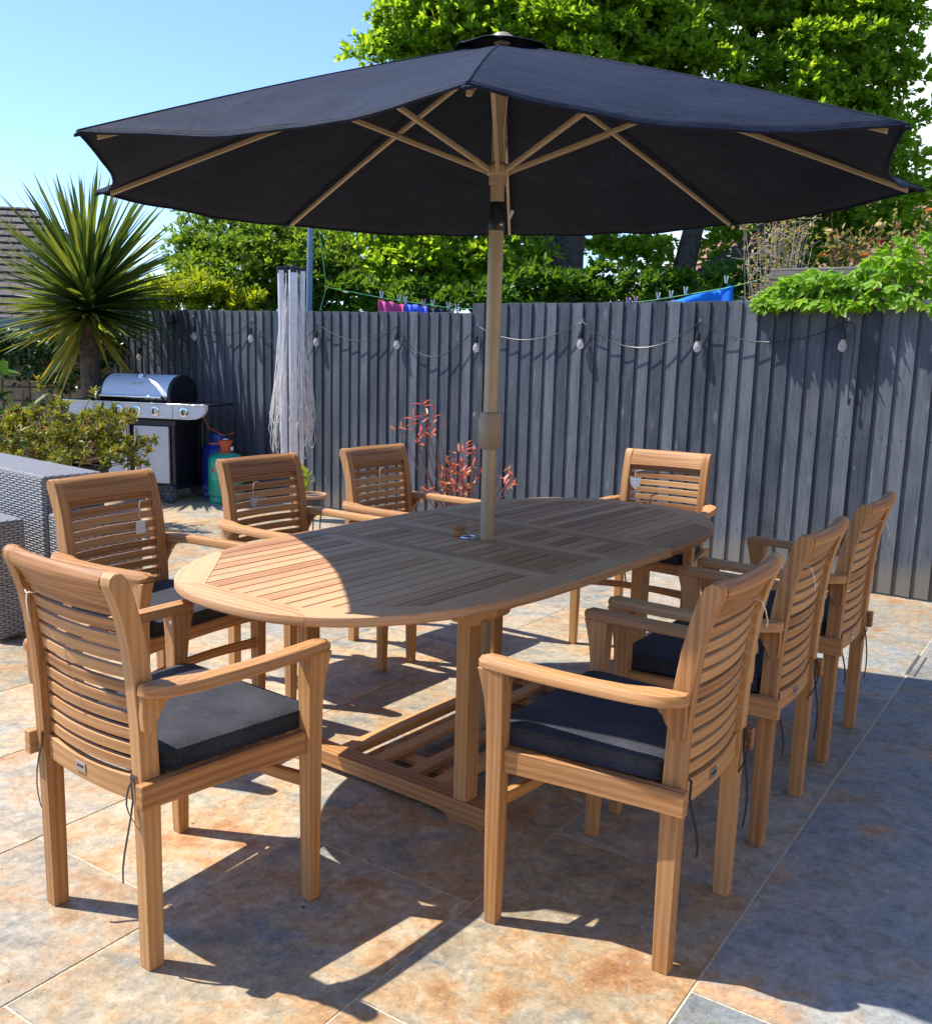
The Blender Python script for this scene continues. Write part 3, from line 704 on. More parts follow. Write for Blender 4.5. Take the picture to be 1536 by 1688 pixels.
# ------------------------------------------------------------ table
TX, TY, TR = .0817, 3.3348, R(-37.02); TL, TE, TW, TZ = .3119, .872, .558, .7335
tb = empty('dining_table', (TX, TY, 0), TR); tag(tb, 'large oval slatted teak extending table under the umbrella', 'table')
EX = .82
def oval(t):   # outline of one round end, t 0..pi from right seam to left seam, as (x across, y along)
    c, s = math.cos(t), math.sin(t)
    return (TW*math.copysign(abs(c)**EX, c), TL+TE*abs(s)**EX)
def ys_inner(x):   # inner edge of the frame above |x|
    x = abs(x); P = [(0, 1.080), (.185, 1.080), (.462, .80), (.463, .372)]
    for (a, ya), (c, yc) in zip(P, P[1:]):
        if x <= c: return ya+(yc-ya)*(x-a)/(c-a)
    return .372
TH = .028
for sg in (-1, 1):
    b = MB()
    cuts = [0, .44, 1.13, math.pi/2+.0, math.pi-1.13, math.pi-.44, math.pi]
    cuts = [0, .50, 1.17, math.pi-1.17, math.pi-.50, math.pi]
    inner = [(.462, .372), (.462, .80), (.185, 1.080), (-.185, 1.080), (-.462, .80), (-.462, .372)]
    e = .0007
    for i in range(5):
        n = 14; arc = [oval(cuts[i]+(cuts[i+1]-cuts[i])*k/n) for k in range(n+1)]
        if i == 0: arc = [(TW, TL+.001)]+arc[1:]
        if i == 4: arc = arc[:-1]+[(-TW, TL+.001)]
        ia, ib = inner[i], inner[i+1]
        if i == 0: ia = (.462, TL+.001)
        if i == 4: ib = (-.462, TL+.001)
        poly = arc+[ib, ia]
        cx = sum(p[0] for p in poly)/len(poly); cy = sum(p[1] for p in poly)/len(poly)
        poly = [(p[0]+(cx-p[0])*.0012, p[1]+(cy-p[1])*.0012) for p in poly]
        rings = []
        for z, s_ in ((TZ-TH, .992), (TZ-TH+.006, 1.0), (TZ-.007, 1.0), (TZ-.002, .998), (TZ, .9935)):
            ring = []
            for j, p in enumerate(poly):
                k = s_ if j < len(arc) else 1.0
                ring.append(V((p[0]*k, sg*(TL+(p[1]-TL)*k), z)))
            rings.append(ring)
        gdir = V((ib[0]-ia[0], sg*(ib[1]-ia[1]), 0))
        b.loft(rings, gdir)
    b.box((0, sg*(TL+.032), TZ-TH/2-.0004), (.923, .060, TH-.001), g=(1,0,0))
    # slats
    n = 17; wv = .9235/n
    for k in range(n):
        x0 = -.46175+k*wv+.0034; x1 = x0+wv-.0068
        if x1 > .461: x1 = .4605
        if x0 < -.461: x0 = -.4605
        y0 = TL+.0630; ya, yb = ys_inner(x0)-.001, ys_inner(x1)-.001; zt = TZ-.0006-random.uniform(0, .0006); zb = TZ-.020
        poly = [(x0, y0), (x1, y0), (x1, yb), (x0, ya)]
        if k == n//2 or (x0 < -.185 < x1) or (x0 < .185 < x1):
            m = -.185 if x0 < -.185 < x1 else (.185 if x0 < .185 < x1 else None)
            if m: poly = [(x0, y0), (x1, y0), (x1, yb), (m, 1.079), (x0, ya)]
        b.loft([[V((x, sg*y, zb)) for x, y in poly], [V((x, sg*y, zt)) for x, y in poly]], (0,1,0))
    b.build('tabletop', 'teak_top', tb, bevel=.0016, seg=2)
for sg in (-1, 1):     # the two folding leaf panels in the middle
    b = MB(); y0, y1 = .0012, TL-.0012
    for s in (-1, 1):
        b.box((s*(TW-.048), sg*(y0+y1)/2, TZ-TH/2), (.0945, y1-y0, TH), g=(0,1,0))
    for yc, wd in ((y0+.032, .064), (y1-.021, .042)): b.box((0, sg*yc, TZ-TH/2-.0003), (.924, wd, TH-.001), g=(1,0,0))
    n = 17; wv = .9235/n
    for k in range(n):
        x0 = -.46175+k*wv+.0034; x1 = x0+wv-.0068
        b.box(((x0+x1)/2, sg*(y0+.0645+y1-.0425)/2, TZ-.0106), (x1-x0, (y1-.0425)-(y0+.0645), .019), g=(0,1,0))
    b.build('leaf_panel', 'teak_top', tb, bevel=.0016, seg=2)
b = MB()   # rails below the top
for s in (-1, 1): b.box((s*.30, 0, .683), (.030, 1.30, .042), g=(0,1,0))
b.build('underframe', 'teak', tb, bevel=.003)
for sg in (-1, 1):
    yc = sg*.548 if sg < 0 else .53
    for s in (-1, 1):
        b = MB(); b.box((s*.335, yc, .352), (.050, .060, .586)); b.build('leg', 'teak', tb, bevel=.006, seg=3)
    b = MB(); half = [(0, .704), (.50, .704), (.50, .690), (.488, .682), (.468, .680), (.455, .670), (.452, .656), (.440, .646), (.415, .644), (.400, .636), (.396, .622), (.384, .616), (.370, .612), (.300, .612), (.286, .616), (.274, .622), (.270, .636), (.255, .644), (.230, .646), (.218, .656), (.215, .668), (.20, .676), (0, .676)]
    poly = half+[(-x, z) for x, z in half[::-1][1:-1]]
    b.prism(poly, yc-.0335, yc+.0335, 'y', (1,0,0)); b.build('cross_beam', 'teak', tb, bevel=.002)
    b = MB(); fl = [(-.445, .018), (-.425, 0), (-.30, 0), (-.283, .012), (-.262, .018), (.262, .018), (.283, .012), (.30, 0), (.425, 0), (.445, .018), (.445, .050), (.425, .068), (-.425, .068), (-.445, .050)]
    b.prism(fl, yc-.036, yc+.036, 'y', (1,0,0)); b.build('foot_beam', 'teak', tb, bevel=.003)
b = MB()
for x in (-.20, .20): b.box((x, -.009, .047), (.055, 1.006, .030), g=(0,1,0))
for x in (-.075, .075): b.box((x, -.009, .040), (.050, 1.006, .022), g=(0,1,0))
for y in (-.36, .34): b.box((0, y, .018), (.34, .05, .018), g=(1,0,0))
b.build('stretcher', 'teak', tb, bevel=.003)
b = MB()
for yy, s in ((-.33, .20), (.33, .20)): b.lathe([(.0, .0), (.006, 0), (.006, .002), (0, .002)], (.562, yy, .70), 10, 'x')
# hole plug and ring lying on the table
pl = empty('hole_plug'); P = Matrix.Translation((TX, TY, 0))@Matrix.Rotation(TR, 4, 'Z')@V((-.125, -.012, TZ)); pl.location = P
b = MB(); b.lathe([(.0, 0), (.030, 0), (.031, .004), (.030, .008), (.024, .010), (.022, .014), (.021, .019), (.022, .023), (.027, .026), (.0275, .031), (.026, .034), (.012, .0345), (.0, .0345)], cap=False); b.build('plug', 'teak', pl)
tag(pl, 'small round wooden umbrella-hole plug lying on the table beside the pole', 'plug')
b = MB(); n = 28; rings = [[V(((.026+.004*math.cos(q))*math.cos(a), (.026+.004*math.cos(q))*math.sin(a), .0035+.0032*math.sin(q))) for q in [2*math.pi*j/8 for j in range(8)]] for a in [2*math.pi*i/n for i in range(n+1)]]
b.loft(rings, cap=False); P2 = Matrix.Translation((TX, TY, 0))@Matrix.Rotation(TR, 4, 'Z')@V((-.062, -.035, TZ)); o = b.build('metal_ring', 'chrome', loc=P2)
tag(o, 'shiny metal ring lying on the table between wooden plug and pole', 'ring')

# ------------------------------------------------------------ umbrella
UX, UY = TX-.006, TY+.004
um = empty('patio_umbrella', (UX, UY, 0)); tag(um, 'big dark navy patio umbrella with beige pole through the table', 'umbrella')
b = MB(); b.lathe([(0, .0), (.0255, .0), (.0255, 1.79), (.024, 1.80), (0, 1.80)], n=32, cap=False); b.build('pole', 'pole_paint', um)
b = MB(); b.lathe([(0, 1.872), (.0235, 1.872), (.0235, 2.36), (0, 2.36)], n=32, cap=False); b.build('pole', 'pole_paint', um)
b = MB(); b.lathe([(.0, 1.785), (.0258, 1.785), (.0272, 1.79), (.0272, 1.83), (.0262, 1.835), (.0262, 1.872), (.0245, 1.878), (0, 1.878)], n=32, cap=False)
b.box((.0, -.022, 1.832), (.018, .016, .045)); tj = b.build('tilt_joint', 'black_plastic', um, bevel=.001)
b = MB(); b.lathe([(0, 0), (.007, 0), (.006, .004), (0, .005)], n=14, axis='y', cap=False); q = b.build('screw', 'screw_metal', tj); q.location = (.014, -.026, 1.805); q.scale = (1, -1, 1)
b = MB(); b.lathe([(.0258, 1.052), (.031, 1.054), (.038, 1.066), (.0405, 1.076), (.0405, 1.080), (.0412, 1.081), (.0412, 1.150), (.0405, 1.151), (.0405, 1.156), (.0395, 1.166), (.034, 1.178), (.0258, 1.181)], n=40, cap=False)
cr_ = b.build('crank_housing', 'crank_plastic', um)
b = MB(); pts = [(-.040, 0, 1.168), (-.050, -.004, 1.178), (-.058, -.004, 1.176), (-.058, -.004, 1.166), (-.050, -.004, 1.162), (-.046, -.002, 1.168)]; b.tube(pts, .0028, 8); b.build('crank_hook', 'screw_metal', cr_)
b = MB()
for zz, aa in ((1.0, 200), (.98, 250), (.93, 262)):
    pass
b.lathe([(.0238, 1.935), (.030, 1.935), (.030, 1.962), (.040, 1.966), (.041, 1.992), (.034, 1.998), (.0238, 1.998)], n=32, cap=False); b.build('runner', 'pole_paint', um)
ZA, ZR, RR, ROT = 2.372, 1.917, 1.374, R(-94)
def vert(i): a = ROT-i*math.pi/4; return V((RR*math.cos(a), RR*math.sin(a), ZR+.019*RR*math.cos(a)+.015*RR*math.sin(a)))
apex = V((0, 0, ZA))
hub = MB(); hub.lathe([(.0238, 2.310), (.045, 2.312), (.046, 2.342), (.0238, 2.348)], n=32, cap=False); hub.build('top_hub', 'pole_paint', um)
def rib_pt(i, t):
    v = vert(i); p = apex*(1-t)+v*t; p.z -= .012-.010*math.sin(t*math.pi); return p
for i in range(8):
    pts = [rib_pt(i, t)-V((0, 0, .010)) for t in (.035, .2, .4, .6, .8, .965)]
    v = vert(i); rad = V((v.x, v.y, 0)).normalized(); sd_ = V((-rad.y, rad.x, 0)); b = MB(); rings = []
    for p in pts: rings.append([p-sd_*.0065-V((0,0,.009)), p+sd_*.0065-V((0,0,.009)), p+sd_*.0065+V((0,0,.007)), p-sd_*.0065+V((0,0,.007))])
    b.loft(rings, v); rb = b.build('rib', 'pole_paint', um, bevel=.003)
    b = MB(); e = rib_pt(i, .395)-V((0, 0, .024)); s0 = rad*.040+V((0, 0, 1.978)); rings = []
    for p in (s0, s0*.5+e*.5, e): rings.append([p-sd_*.0075-V((0,0,.010)), p+sd_*.0075-V((0,0,.010)), p+sd_*.0075+V((0,0,.008)), p-sd_*.0075+V((0,0,.008))])
    b.loft(rings, e-s0); b.build('strut', 'pole_paint', rb, bevel=.004)
NT, NS = 22, 18
def canopy_pt(i, s, t):
    A, B = vert(i), vert(i+1)
    ra, rb_ = apex*(1-t)+A*t, apex*(1-t)+B*t
    ra.z += .012*math.sin(t*math.pi); rb_.z += .012*math.sin(t*math.pi)
    p = ra*(1-s)+rb_*s; e = 4*s*(1-s); dirv = V((p.x, p.y, 0))
    k = .052*e*t**2.2; p -= dirv*k
    p.z -= .006*e*math.sin(t*math.pi)+.030*e*t**3
    wr = noise.noise(V((p.x*5+i*3, p.y*5, i*1.7)))*.008*e*t + math.sin((s*5.5+t*2.2)*math.pi+i)*.0026*e*t + noise.noise(V((p.x*14, p.y*14, i)))*.0025*e
    p.z += wr
    return p
def canopy(off, thick, t0, t1, nt, lift=lambda t: 0):
    b = MB()
    for i in range(8):
        grid = [[b.bm.verts.new(canopy_pt(i, s/NS, t0+(t1-t0)*t/nt)+V((0, 0, off+lift(t/nt)))) for s in range(NS+1)] for t in range(nt+1)]
        fs = []
        for a, c in zip(grid, grid[1:]):
            for k in range(NS): fs.append(b.bm.faces.new((a[k], c[k], c[k+1], a[k+1])))
        b.fin(fs, (vert(i)+vert(i+1)).normalized(), tint=.5)
        for f_ in fs: f_.smooth = True
    bmesh.ops.remove_doubles(b.bm, verts=b.bm.verts, dist=.0004); bmesh.ops.recalc_face_normals(b.bm, faces=b.bm.faces)
    return b
b = canopy(0, 0, .06, 1.0, NT); cano = b.build('canopy', 'canopy_cloth', um, sharp=25); so_ = cano.modifiers.new('t', 'SOLIDIFY'); so_.thickness = .0022; so_.offset = 0
b = MB()
for i in range(8):
    b.tube([canopy_pt(i, s/NS, 1.0)+V((0, 0, -.001)) for s in range(NS+1)], .0038, 6)
    b.tube([canopy_pt(i, s/NS, .975)+V((0, 0, .0012)) for s in range(NS+1)], .0011, 4)
b.build('hem', 'canopy_cloth', cano, sharp=80)
b = MB()
for i in range(8): b.tube([canopy_pt(i, 0, t)+V((0, 0, .0015)) for t in np.linspace(.08, 1, 14)], .0030, 6)
b.build('seam', 'canopy_cloth', cano, sharp=80)
# corner pockets and hem
for i in range(8):
    v = vert(i); b = MB(); rad = V((v.x, v.y, 0)).normalized(); sd_ = V((-rad.y, rad.x, 0)); rings = []
    for t, wv in ((.975, .016), (.99, .014), (1.006, .008)):
        p = apex*(1-t)+v*t; p.z -= .008
        rings.append([p-sd_*wv-V((0,0,.004)), p+sd_*wv-V((0,0,.004)), p+sd_*wv+V((0,0,.005)), p-sd_*wv+V((0,0,.005))])
    b.loft(rings, rad); b.build('pocket', 'canopy_cloth', cano, bevel=.004)
b = MB(); nn = 8
rings = []
for t, z in ((.02, 2.376), (.045, 2.372), (.07, 2.366), (.095, 2.355), (.118, 2.346), (.121, 2.342)):
    ring = []
    for k in range(64):
        a = ROT-k*2*math.pi/64; m = (k % 8)/8; seg = math.cos(math.pi/8)/math.cos((m-.5)*math.pi/4); r_ = RR*t*seg
        zz = z+.003*math.sin(k*.7+.6)*(t/.12)**2+.009*math.sin(math.pi*m)*(t/.12)**3
        ring.append(V((r_*math.cos(a), r_*math.sin(a), zz)))
    rings.append(ring)
b.loft(rings, cap=False); vt = b.build('vent_cap', 'canopy_cloth', um, sharp=60); s_ = vt.modifiers.new('t', 'SOLIDIFY'); s_.thickness = .002
b = MB(); b.lathe([(0, 2.374), (.044, 2.374), (.047, 2.378), (.047, 2.385), (.043, 2.389), (.033, 2.391), (.031, 2.397), (.024, 2.402), (.012, 2.404), (0, 2.4045)], n=32, cap=False); b.build('finial', 'crank_plastic', um)
b = MB(); p = rib_pt(4, .80); b.box(p+V((.012, 0, -.03)), (.014, .002, .036), rot=Matrix.Rotation(.4, 3, 'Y')); b.build('care_label', 'white_card', um)
b = MB(); b.tube([V((.018, -.026, 2.30)), V((.022, -.028, 2.2)), V((.014, -.026, 2.10)), V((.020, -.027, 2.0))], .0014, 6); b.build('pull_cord', 'string', um)

# ------------------------------------------------------------ string lights
FE = lambda px, py, off=.05: onfence(px, py, off)
sl_ = empty('string_lights', FE(800, 540)); tag(sl_, 'string of clear bulbs on black cable draped along the fence', 'string lights')
O = sl_.location
clips = [(222, 558), (319, 523), (415, 529), (524, 534), (654, 537), (787, 537), (960, 530), (1153, 531), (1398, 529)]
sags = [(265, 580), (368, 552), (470, 570), (592, 562), (712, 588), (868, 560), (1052, 573), (1267, 564)]
bulbs = [(229, 578), (320, 543), (413, 546), (521, 551), (654, 555), (785, 559), (957, 552), (1150, 555), (1390, 552)]
b = MB(); pts = []
for i in range(len(sags)):
    A, B, S_ = FE(*clips[i]), FE(*clips[i+1]), FE(*sags[i])
    for k in range(12):
        t = k/12; ctrl = S_*2-(A+B)*.5; p = A*(1-t)**2+ctrl*2*t*(1-t)+B*t*t; pts.append(p-O+FN*random.uniform(-.001, .001))
last = FE(*clips[-1]); pts += [last-O]
for q in [(1408, 536), (1408, 560), (1404, 600), (1399, 640), (1398, 658)]: pts.append(FE(*q)-O)
b.tube(pts, .0034, 6, cap=True)
pre = [FE(190, 500)-O, FE(205, 540)-O, FE(222, 558)-O]; b.tube(pre, .0034, 6)
b.build('cable', 'black_plastic', sl_)
s = M('bulb_glass'); s.pbr((.98, .97, .95), .03, 0, trans=.75, spec=.8, ior=1.3); MATS['bulb_glass'] = s.m
for (cx_, cy_), (bx, by) in zip(clips, bulbs):
    c_ = FE(cx_, cy_, .05)-O; q = FE(bx, by, .055)-O
    b = MB(); b.tube([c_, (c_+q)/2+FN*.004, q+V((0, 0, .02))], .003, 6); b.lathe([(.0, .030), (.010, .029), (.015, .018), (.0165, -.002), (.0165, -.024), (.015, -.026), (0, -.026)], q, 16, cap=False)
    so2 = b.build('socket', 'black_plastic', sl_)
    b = MB(); b.lathe([(.012, -.026), (.0135, -.034), (.021, -.050), (.0250, -.066), (.0235, -.082), (.015, -.095), (.005, -.100), (0, -.1005)], q, 20, cap=False); b.build('bulb', 'bulb_glass', so2)
    b = MB(); b.tube([q+V((.003, 0, -.03)), q+V((.004, 0, -.06)), q+V((-.004, 0, -.062)), q+V((-.003, 0, -.03))], .0011, 5); b.build('filament', 'string', so2)
    b = MB(); b.box(c_+V((0, 0, .012)), (.008, .008, .018)); b.build('clip', 'plate_metal', sl_)
b = MB(); q = FE(1399, 662)-O; b.lathe([(0, .02), (.008, .02), (.009, 0), (.007, -.02), (0, -.022)], q, 12, cap=False); b.build('plug', 'black_plastic', sl_)
b = MB(); q = onfence(283, 525, .045); b.box((0, 0, 0), (.075, .04, .07), rot=Matrix.Rotation(math.atan2(FD.y, FD.x), 3, 'Z')); b.box((0, 0, -.05)+V((0,0,0))*0 if False else (0, 0, -.045), (.02, .02, .03))
o = b.build('outdoor_socket', 'black_plastic', loc=q, bevel=.004); tag(o, 'small black weatherproof socket box high on the left fence', 'socket')

# ------------------------------------------------------------ rotary airer
ax = empty('rotary_airer', (-1.415, 7.72, 0)); tag(ax, 'folded rotary clothes airer with silver arms and bundled lines', 'clothes airer')
b = MB(); b.lathe([(0, 0), (.022, 0), (.022, 1.55), (.026, 1.56), (.026, 1.80), (0, 1.80)], n=20, cap=False); b.build('pole', 'airer_pole', ax)
b = MB(); b.lathe([(0, 1.78), (.034, 1.78), (.034, 1.93), (.028, 1.95), (0, 1.95)], n=20, cap=False)
for k in range(4):
    a = R(20+90*k); c_ = V((math.cos(a)*.075, math.sin(a)*.075, 1.975)); b.box(c_, (.075, .05, .045), rot=Matrix.Rotation(a, 3, 'Z')); b.tube([c_*1.0+V((0, 0, .01)), V((0, 0, 2.005))], .012, 8)
b.build('head', 'black_plastic', ax, bevel=.004)
AR = []
for k in range(4):
    a = R(20+90*k); d_ = V((math.cos(a), math.sin(a), 0)); m = Matrix.Rotation(a, 3, 'Z'); b = MB(); rings = []
    for z, rr_ in ((1.97, .085), (1.4, .078), (.45, .068)):
        c_ = d_*rr_; rings.append([c_+m@V((x, y, 0))+V((0, 0, z)) for x, y in ((-.020, -.034), (.018, -.030), (.024, 0), (.018, .030), (-.020, .034))])
    b.loft(rings); am = b.build('arm', 'aluminium', ax, bevel=.002); AR.append(am)
    b = MB()
    for z in np.arange(.6, 1.95, .17): b.lathe([(0, 0), (.006, 0), (.006, .006), (0, .006)], d_*(.090)+V((0, 0, z)), 8, 'x' if abs(d_.x) > .7 else 'y', cap=False)
    b.build('line_clip', 'screw_metal', am)
b = MB()
for k in range(56):
    a = random.choice([0, math.pi])+random.gauss(0, .75); d_ = V((math.cos(a), math.sin(a), 0)); r1 = random.uniform(.06, .10); r2 = random.uniform(.11, .20); zt = random.uniform(1.2, 1.95); zb = random.uniform(.52, .95)
    a2 = a+random.uniform(-.6, .6); d2 = V((math.cos(a2), math.sin(a2), 0)); zt2 = random.uniform(1.1, 1.9); pts = []
    for t in np.linspace(0, 1, 9): pts.append(d_*(r1+(r2-r1)*t**.8)+V((0, 0, zt+(zb+.05-zt)*t)))
    e_ = pts[-1]; f_ = d2*(r2*.85)+V((0, 0, zb+.05))
    for t in np.linspace(.15, .85, 6): pts.append(e_*(1-t)+f_*t-V((0, 0, .07*math.sin(t*math.pi))))
    for t in np.linspace(0, 1, 8): pts.append(f_*(1-t)+(d2*r1+V((0, 0, zt2)))*t)
    b.tube([p_+V((random.uniform(-.004, .004), random.uniform(-.004, .004), 0)) for p_ in pts], .0019, 4, cap=False)
lc = b.build('washing_line', 'line_cord', ax)

# ------------------------------------------------------------ barbecue
BB = V((-2.25, 8.24, 0)); BA = R(-14); bq = empty('gas_barbecue', BB, BA); tag(bq, 'silver and black gas barbecue with domed lid and side shelves', 'barbecue')
W = 1.42       # local x runs from -W (left shelf end) to 0 (right shelf end), y to the back
X = lambda t: -W+t
b = MB(); b.box((X(.68), .28, .42), (.80-.02, .42, .56)); 
# hollow look: cabinet = black frame, doors proud
cab = b.build('cabinet', 'black_metal', bq, bevel=.004)
b = MB(); b.box((X(.68), .28, .70), (.84, .46, .05)); b.box((X(.68), .28, .13), (.84, .46, .04))
for x in (.27, 1.07):
    for y in (.07, .49): b.box((X(x), y, .42), (.035, .035, .56))
b.build('frame', 'black_plastic', bq, bevel=.004)
for x0, x1 in ((.31, .645), (.70, 1.035)):
    b = MB(); b.box((X((x0+x1)/2), .045, .42), (x1-x0, .025, .50)); dr_ = b.build('door', 'door_steel', bq, bevel=.004)
    hx = x1-.018 if x0 < .5 else x0+.018
    b = MB(); b.box((X(hx), .018, .42), (.014, .018, .46)); b.build('handle', 'chrome', dr_, bevel=.004)
# control panel with rounded lower ends
b = MB(); pan = [(X(.02), .868), (X(1.42), .868), (X(1.42), .840), (X(1.405), .800), (X(1.37), .768), (X(1.32), .748), (X(1.25), .742), (X(.19), .742), (X(.12), .748), (X(.07), .770), (X(.03), .810)]
b.prism(pan, -.005, .045, 'y', (1,0,0)); pn = b.build('control_panel', 'steel', bq, bevel=.005)
b = MB(); b.box((X(1.105), -.0058, .805), (.003, .002, .115)); b.box((X(.335), -.0058, .805), (.003, .002, .115)); b.build('panel_seam', 'black_metal', pn)
b = MB(); b.box((X(.72), -.008, .872), (1.39, .022, .010)); b.build('trim', 'chrome', pn, bevel=.004)
for x in (.42, .58, .76, .94, 1.22):
    b = MB(); b.lathe([(.0, -.004), (.042, -.004), (.044, -.008), (.040, -.016), (.028, -.018), (.026, -.034), (.022, -.040), (0, -.041)], (X(x), 0, .806), 24, 'y', cap=False); kb = b.build('knob', 'chrome', pn)
    b = MB(); b.box((X(x), -.043, .806), (.012, .012, .044)); b.build('grip', 'black_plastic', kb, bevel=.003)
for x0, x1 in ((.0, .26), (1.09, 1.42)):
    b = MB(); b.box((X((x0+x1)/2), .27, .862), (x1-x0, .46, .022)); b.build('side_shelf', 'black_metal', bq, bevel=.004)
    for y in (.2, .3, .4): pass
b = MB(); b.box((X(.68), .28, .80), (.82, .46, .14)); b.build('firebox', 'black_metal', bq, bevel=.004)
# lid: half barrel
def lidprof(s=1.0):
    P = []
    for k in range(13):
        a = R(8+158*k/12); P.append((.285-.235*math.cos(a)*s, (.880)+.232*math.sin(a)**.80*s+.0))
    return P
b = MB(); pr = lidprof(); rings = [[V((X(x), y, z)) for y, z in pr]+[V((X(x), y, z)) for y, z in [(q[0]*.97+.285*.03, q[1]-.01) for q in pr[::-1]]] for x in np.linspace(.37, 1.02, 6)]
b.loft(rings, (1,0,0)); ld = b.build('lid', 'steel', bq, sharp=30)
for x0, x1 in ((.335, .37), (1.02, 1.055)):
    b = MB(); pe = [(p_[0]+(p_[0]-.285)*.03, p_[1]+.004) for p_ in lidprof()]; pe = pe+[(pe[-1][0], .875), (pe[0][0], .875)]
    b.prism(pe, X(x0), X(x1), 'x', (0,1,0)); b.build('lid_end', 'black_metal', ld, bevel=.006)
b = MB(); b.tube([(X(.40), -.005, .925), (X(1.00), -.005, .925)], .011, 12)
for x in (.41, .99): b.box((X(x), .025, .93), (.02, .06, .02))
b.build('lid_handle', 'chrome', ld)
def on_lid(x, k):
    P = lidprof(); return V((X(x), P[k][0], P[k][1]))
n_ = V((0, -math.cos(R(35)), math.sin(R(35))))
rot = Matrix.Rotation(R(-35), 3, 'X')
b = MB(); b.lathe([(0, 0), (.036, 0), (.038, -.005), (.036, -.011), (.030, -.012), (0, -.012)], (0, 0, 0), 24, 'y', cap=False); g_ = b.build('thermometer', 'chrome', ld); g_.location = on_lid(.70, 4)+V((0, -.003, 0)); g_.rotation_euler.x = R(-38)
b = MB(); b.lathe([(0, -.0123), (.028, -.0123), (0, -.0125)], (0, 0, 0), 20, 'y', cap=False); b.box((0, -.0135, .008), (.003, .001, .018)); q = b.build('dial', 'white_card', g_)
b = MB()
for i_ in range(14):
    a = 2*math.pi*i_/14; a2 = 2*math.pi*(i_+1)/14; b.tube([(.040*math.cos(a), 0, .014*math.sin(a)), (.040*math.cos(a2), 0, .014*math.sin(a2))], .0022, 5)
b.tube([(-.050, -.001, .006), (-.02, -.002, -.003), (.01, -.002, .004), (.050, -.001, -.002)], .003, 6)
em = b.build('emblem', 'chrome', ld); em.location = on_lid(.70, 2)+V((-.004, -.005, .012)); em.rotation_euler.x = R(-22)
for x in (.30, 1.045):
    for y in (.015, .50):
        b = MB(); b.lathe([(0, -.014), (.050, -.016), (.070, -.020), (.080, -.014), (.082, 0), (.080, .014), (.070, .020), (.050, .016), (0, .014)], (X(x), y, .082), 32, 'y', cap=False); wh = b.build('wheel', 'rubber', bq)
        if y > .1: continue
        b = MB()
        for k in range(6):
            a = k*math.pi/3; b.box((X(x)+.034*math.cos(a), y-.018, .082+.034*math.sin(a)), (.046, .006, .010), rot=Matrix.Rotation(-a, 3, 'Y'))
        b.lathe([(0, -.024), (.012, -.024), (.012, -.016), (0, -.016)], (X(x), y, .082), 14, 'y', cap=False)
        b.build('hub', 'grey_plastic', wh)
b = MB(); b.tube([(X(1.2), .3, .83), (X(1.25), .35, .65), (X(1.38), .40, .58), (X(1.52), .30, .62)], .006, 8); b.build('gas_hose', 'orange_plastic', bq)

# ------------------------------------------------------------ gas cylinders
def cylinder(loc, mat, label, r=.125, h=.44, cap=True):
    e = empty('gas_cylinder', loc); b = MB()
    b.lathe([(0, .0), (r*.94, .0), (r*.96, .004), (r*.96, .05), (r*.93, .056), (r*.93, .062), (r, .075), (r, .215), (r*1.006, .218), (r*1.006, .226), (r, .229), (r, h-.09), (r*.96, h-.055), (r*.85, h-.028), (r*.65, h-.010), (r*.35, h), (0, h)], n=36, cap=False)
    bd = b.build('body', mat, e)
    if cap:
        b = MB(); b.lathe([(0, h-.005), (.062, h-.005), (.062, h+.006), (.046, h+.012), (.050, h+.055), (.062, h+.098), (.060, h+.106), (.03, h+.112), (0, h+.113)], n=28, cap=False)
        b.box((-.09, -.02, h+.075), (.10, .016, .012)); rg = b.build('regulator', 'orange_plastic', e, bevel=.002)
        b = MB(); b.lathe([(0, h+.108), (.026, h+.110), (.022, h+.120), (0, h+.123)], n=18, cap=False); b.box((.062, -.02, h+.035), (.02, .03, .03)); b.build('knob', 'white_card', rg, bevel=.002)
        b = MB(); a = R(235); m = Matrix.Rotation(a+math.pi/2, 3, 'Z'); c_ = V((math.cos(a)*r*1.003, math.sin(a)*r*1.003, .30)); q = .02
        b.loft([[c_+m@V((x, -.001, z)) for x, z in ((0, -q), (q, 0), (0, q), (-q, 0))], [c_+m@V((x, .003, z)) for x, z in ((0, -q), (q, 0), (0, q), (-q, 0))]]); b.build('hazard_label', 'label_red', bd)
    else:
        b = MB(); b.lathe([(.045, h-.01), (.075, h-.005), (.078, h+.06), (.070, h+.085), (.066, h+.085), (.072, h+.06), (.069, h-.003)], n=28, cap=False); b.lathe([(0, h), (.018, h), (.016, h+.06), (0, h+.065)], n=14, cap=False); b.build('valve_guard', mat, e)
    tag(e, label, 'gas cylinder')
cylinder((-2.145, 8.48, 0), 'gas_green', 'green gas cylinder with orange regulator beside the barbecue', r=.155, h=.45)
cylinder((-2.30, 8.80, 0), 'gas_blue', 'dark blue gas cylinder half hidden between barbecue and green cylinder', r=.15, h=.50, cap=False)

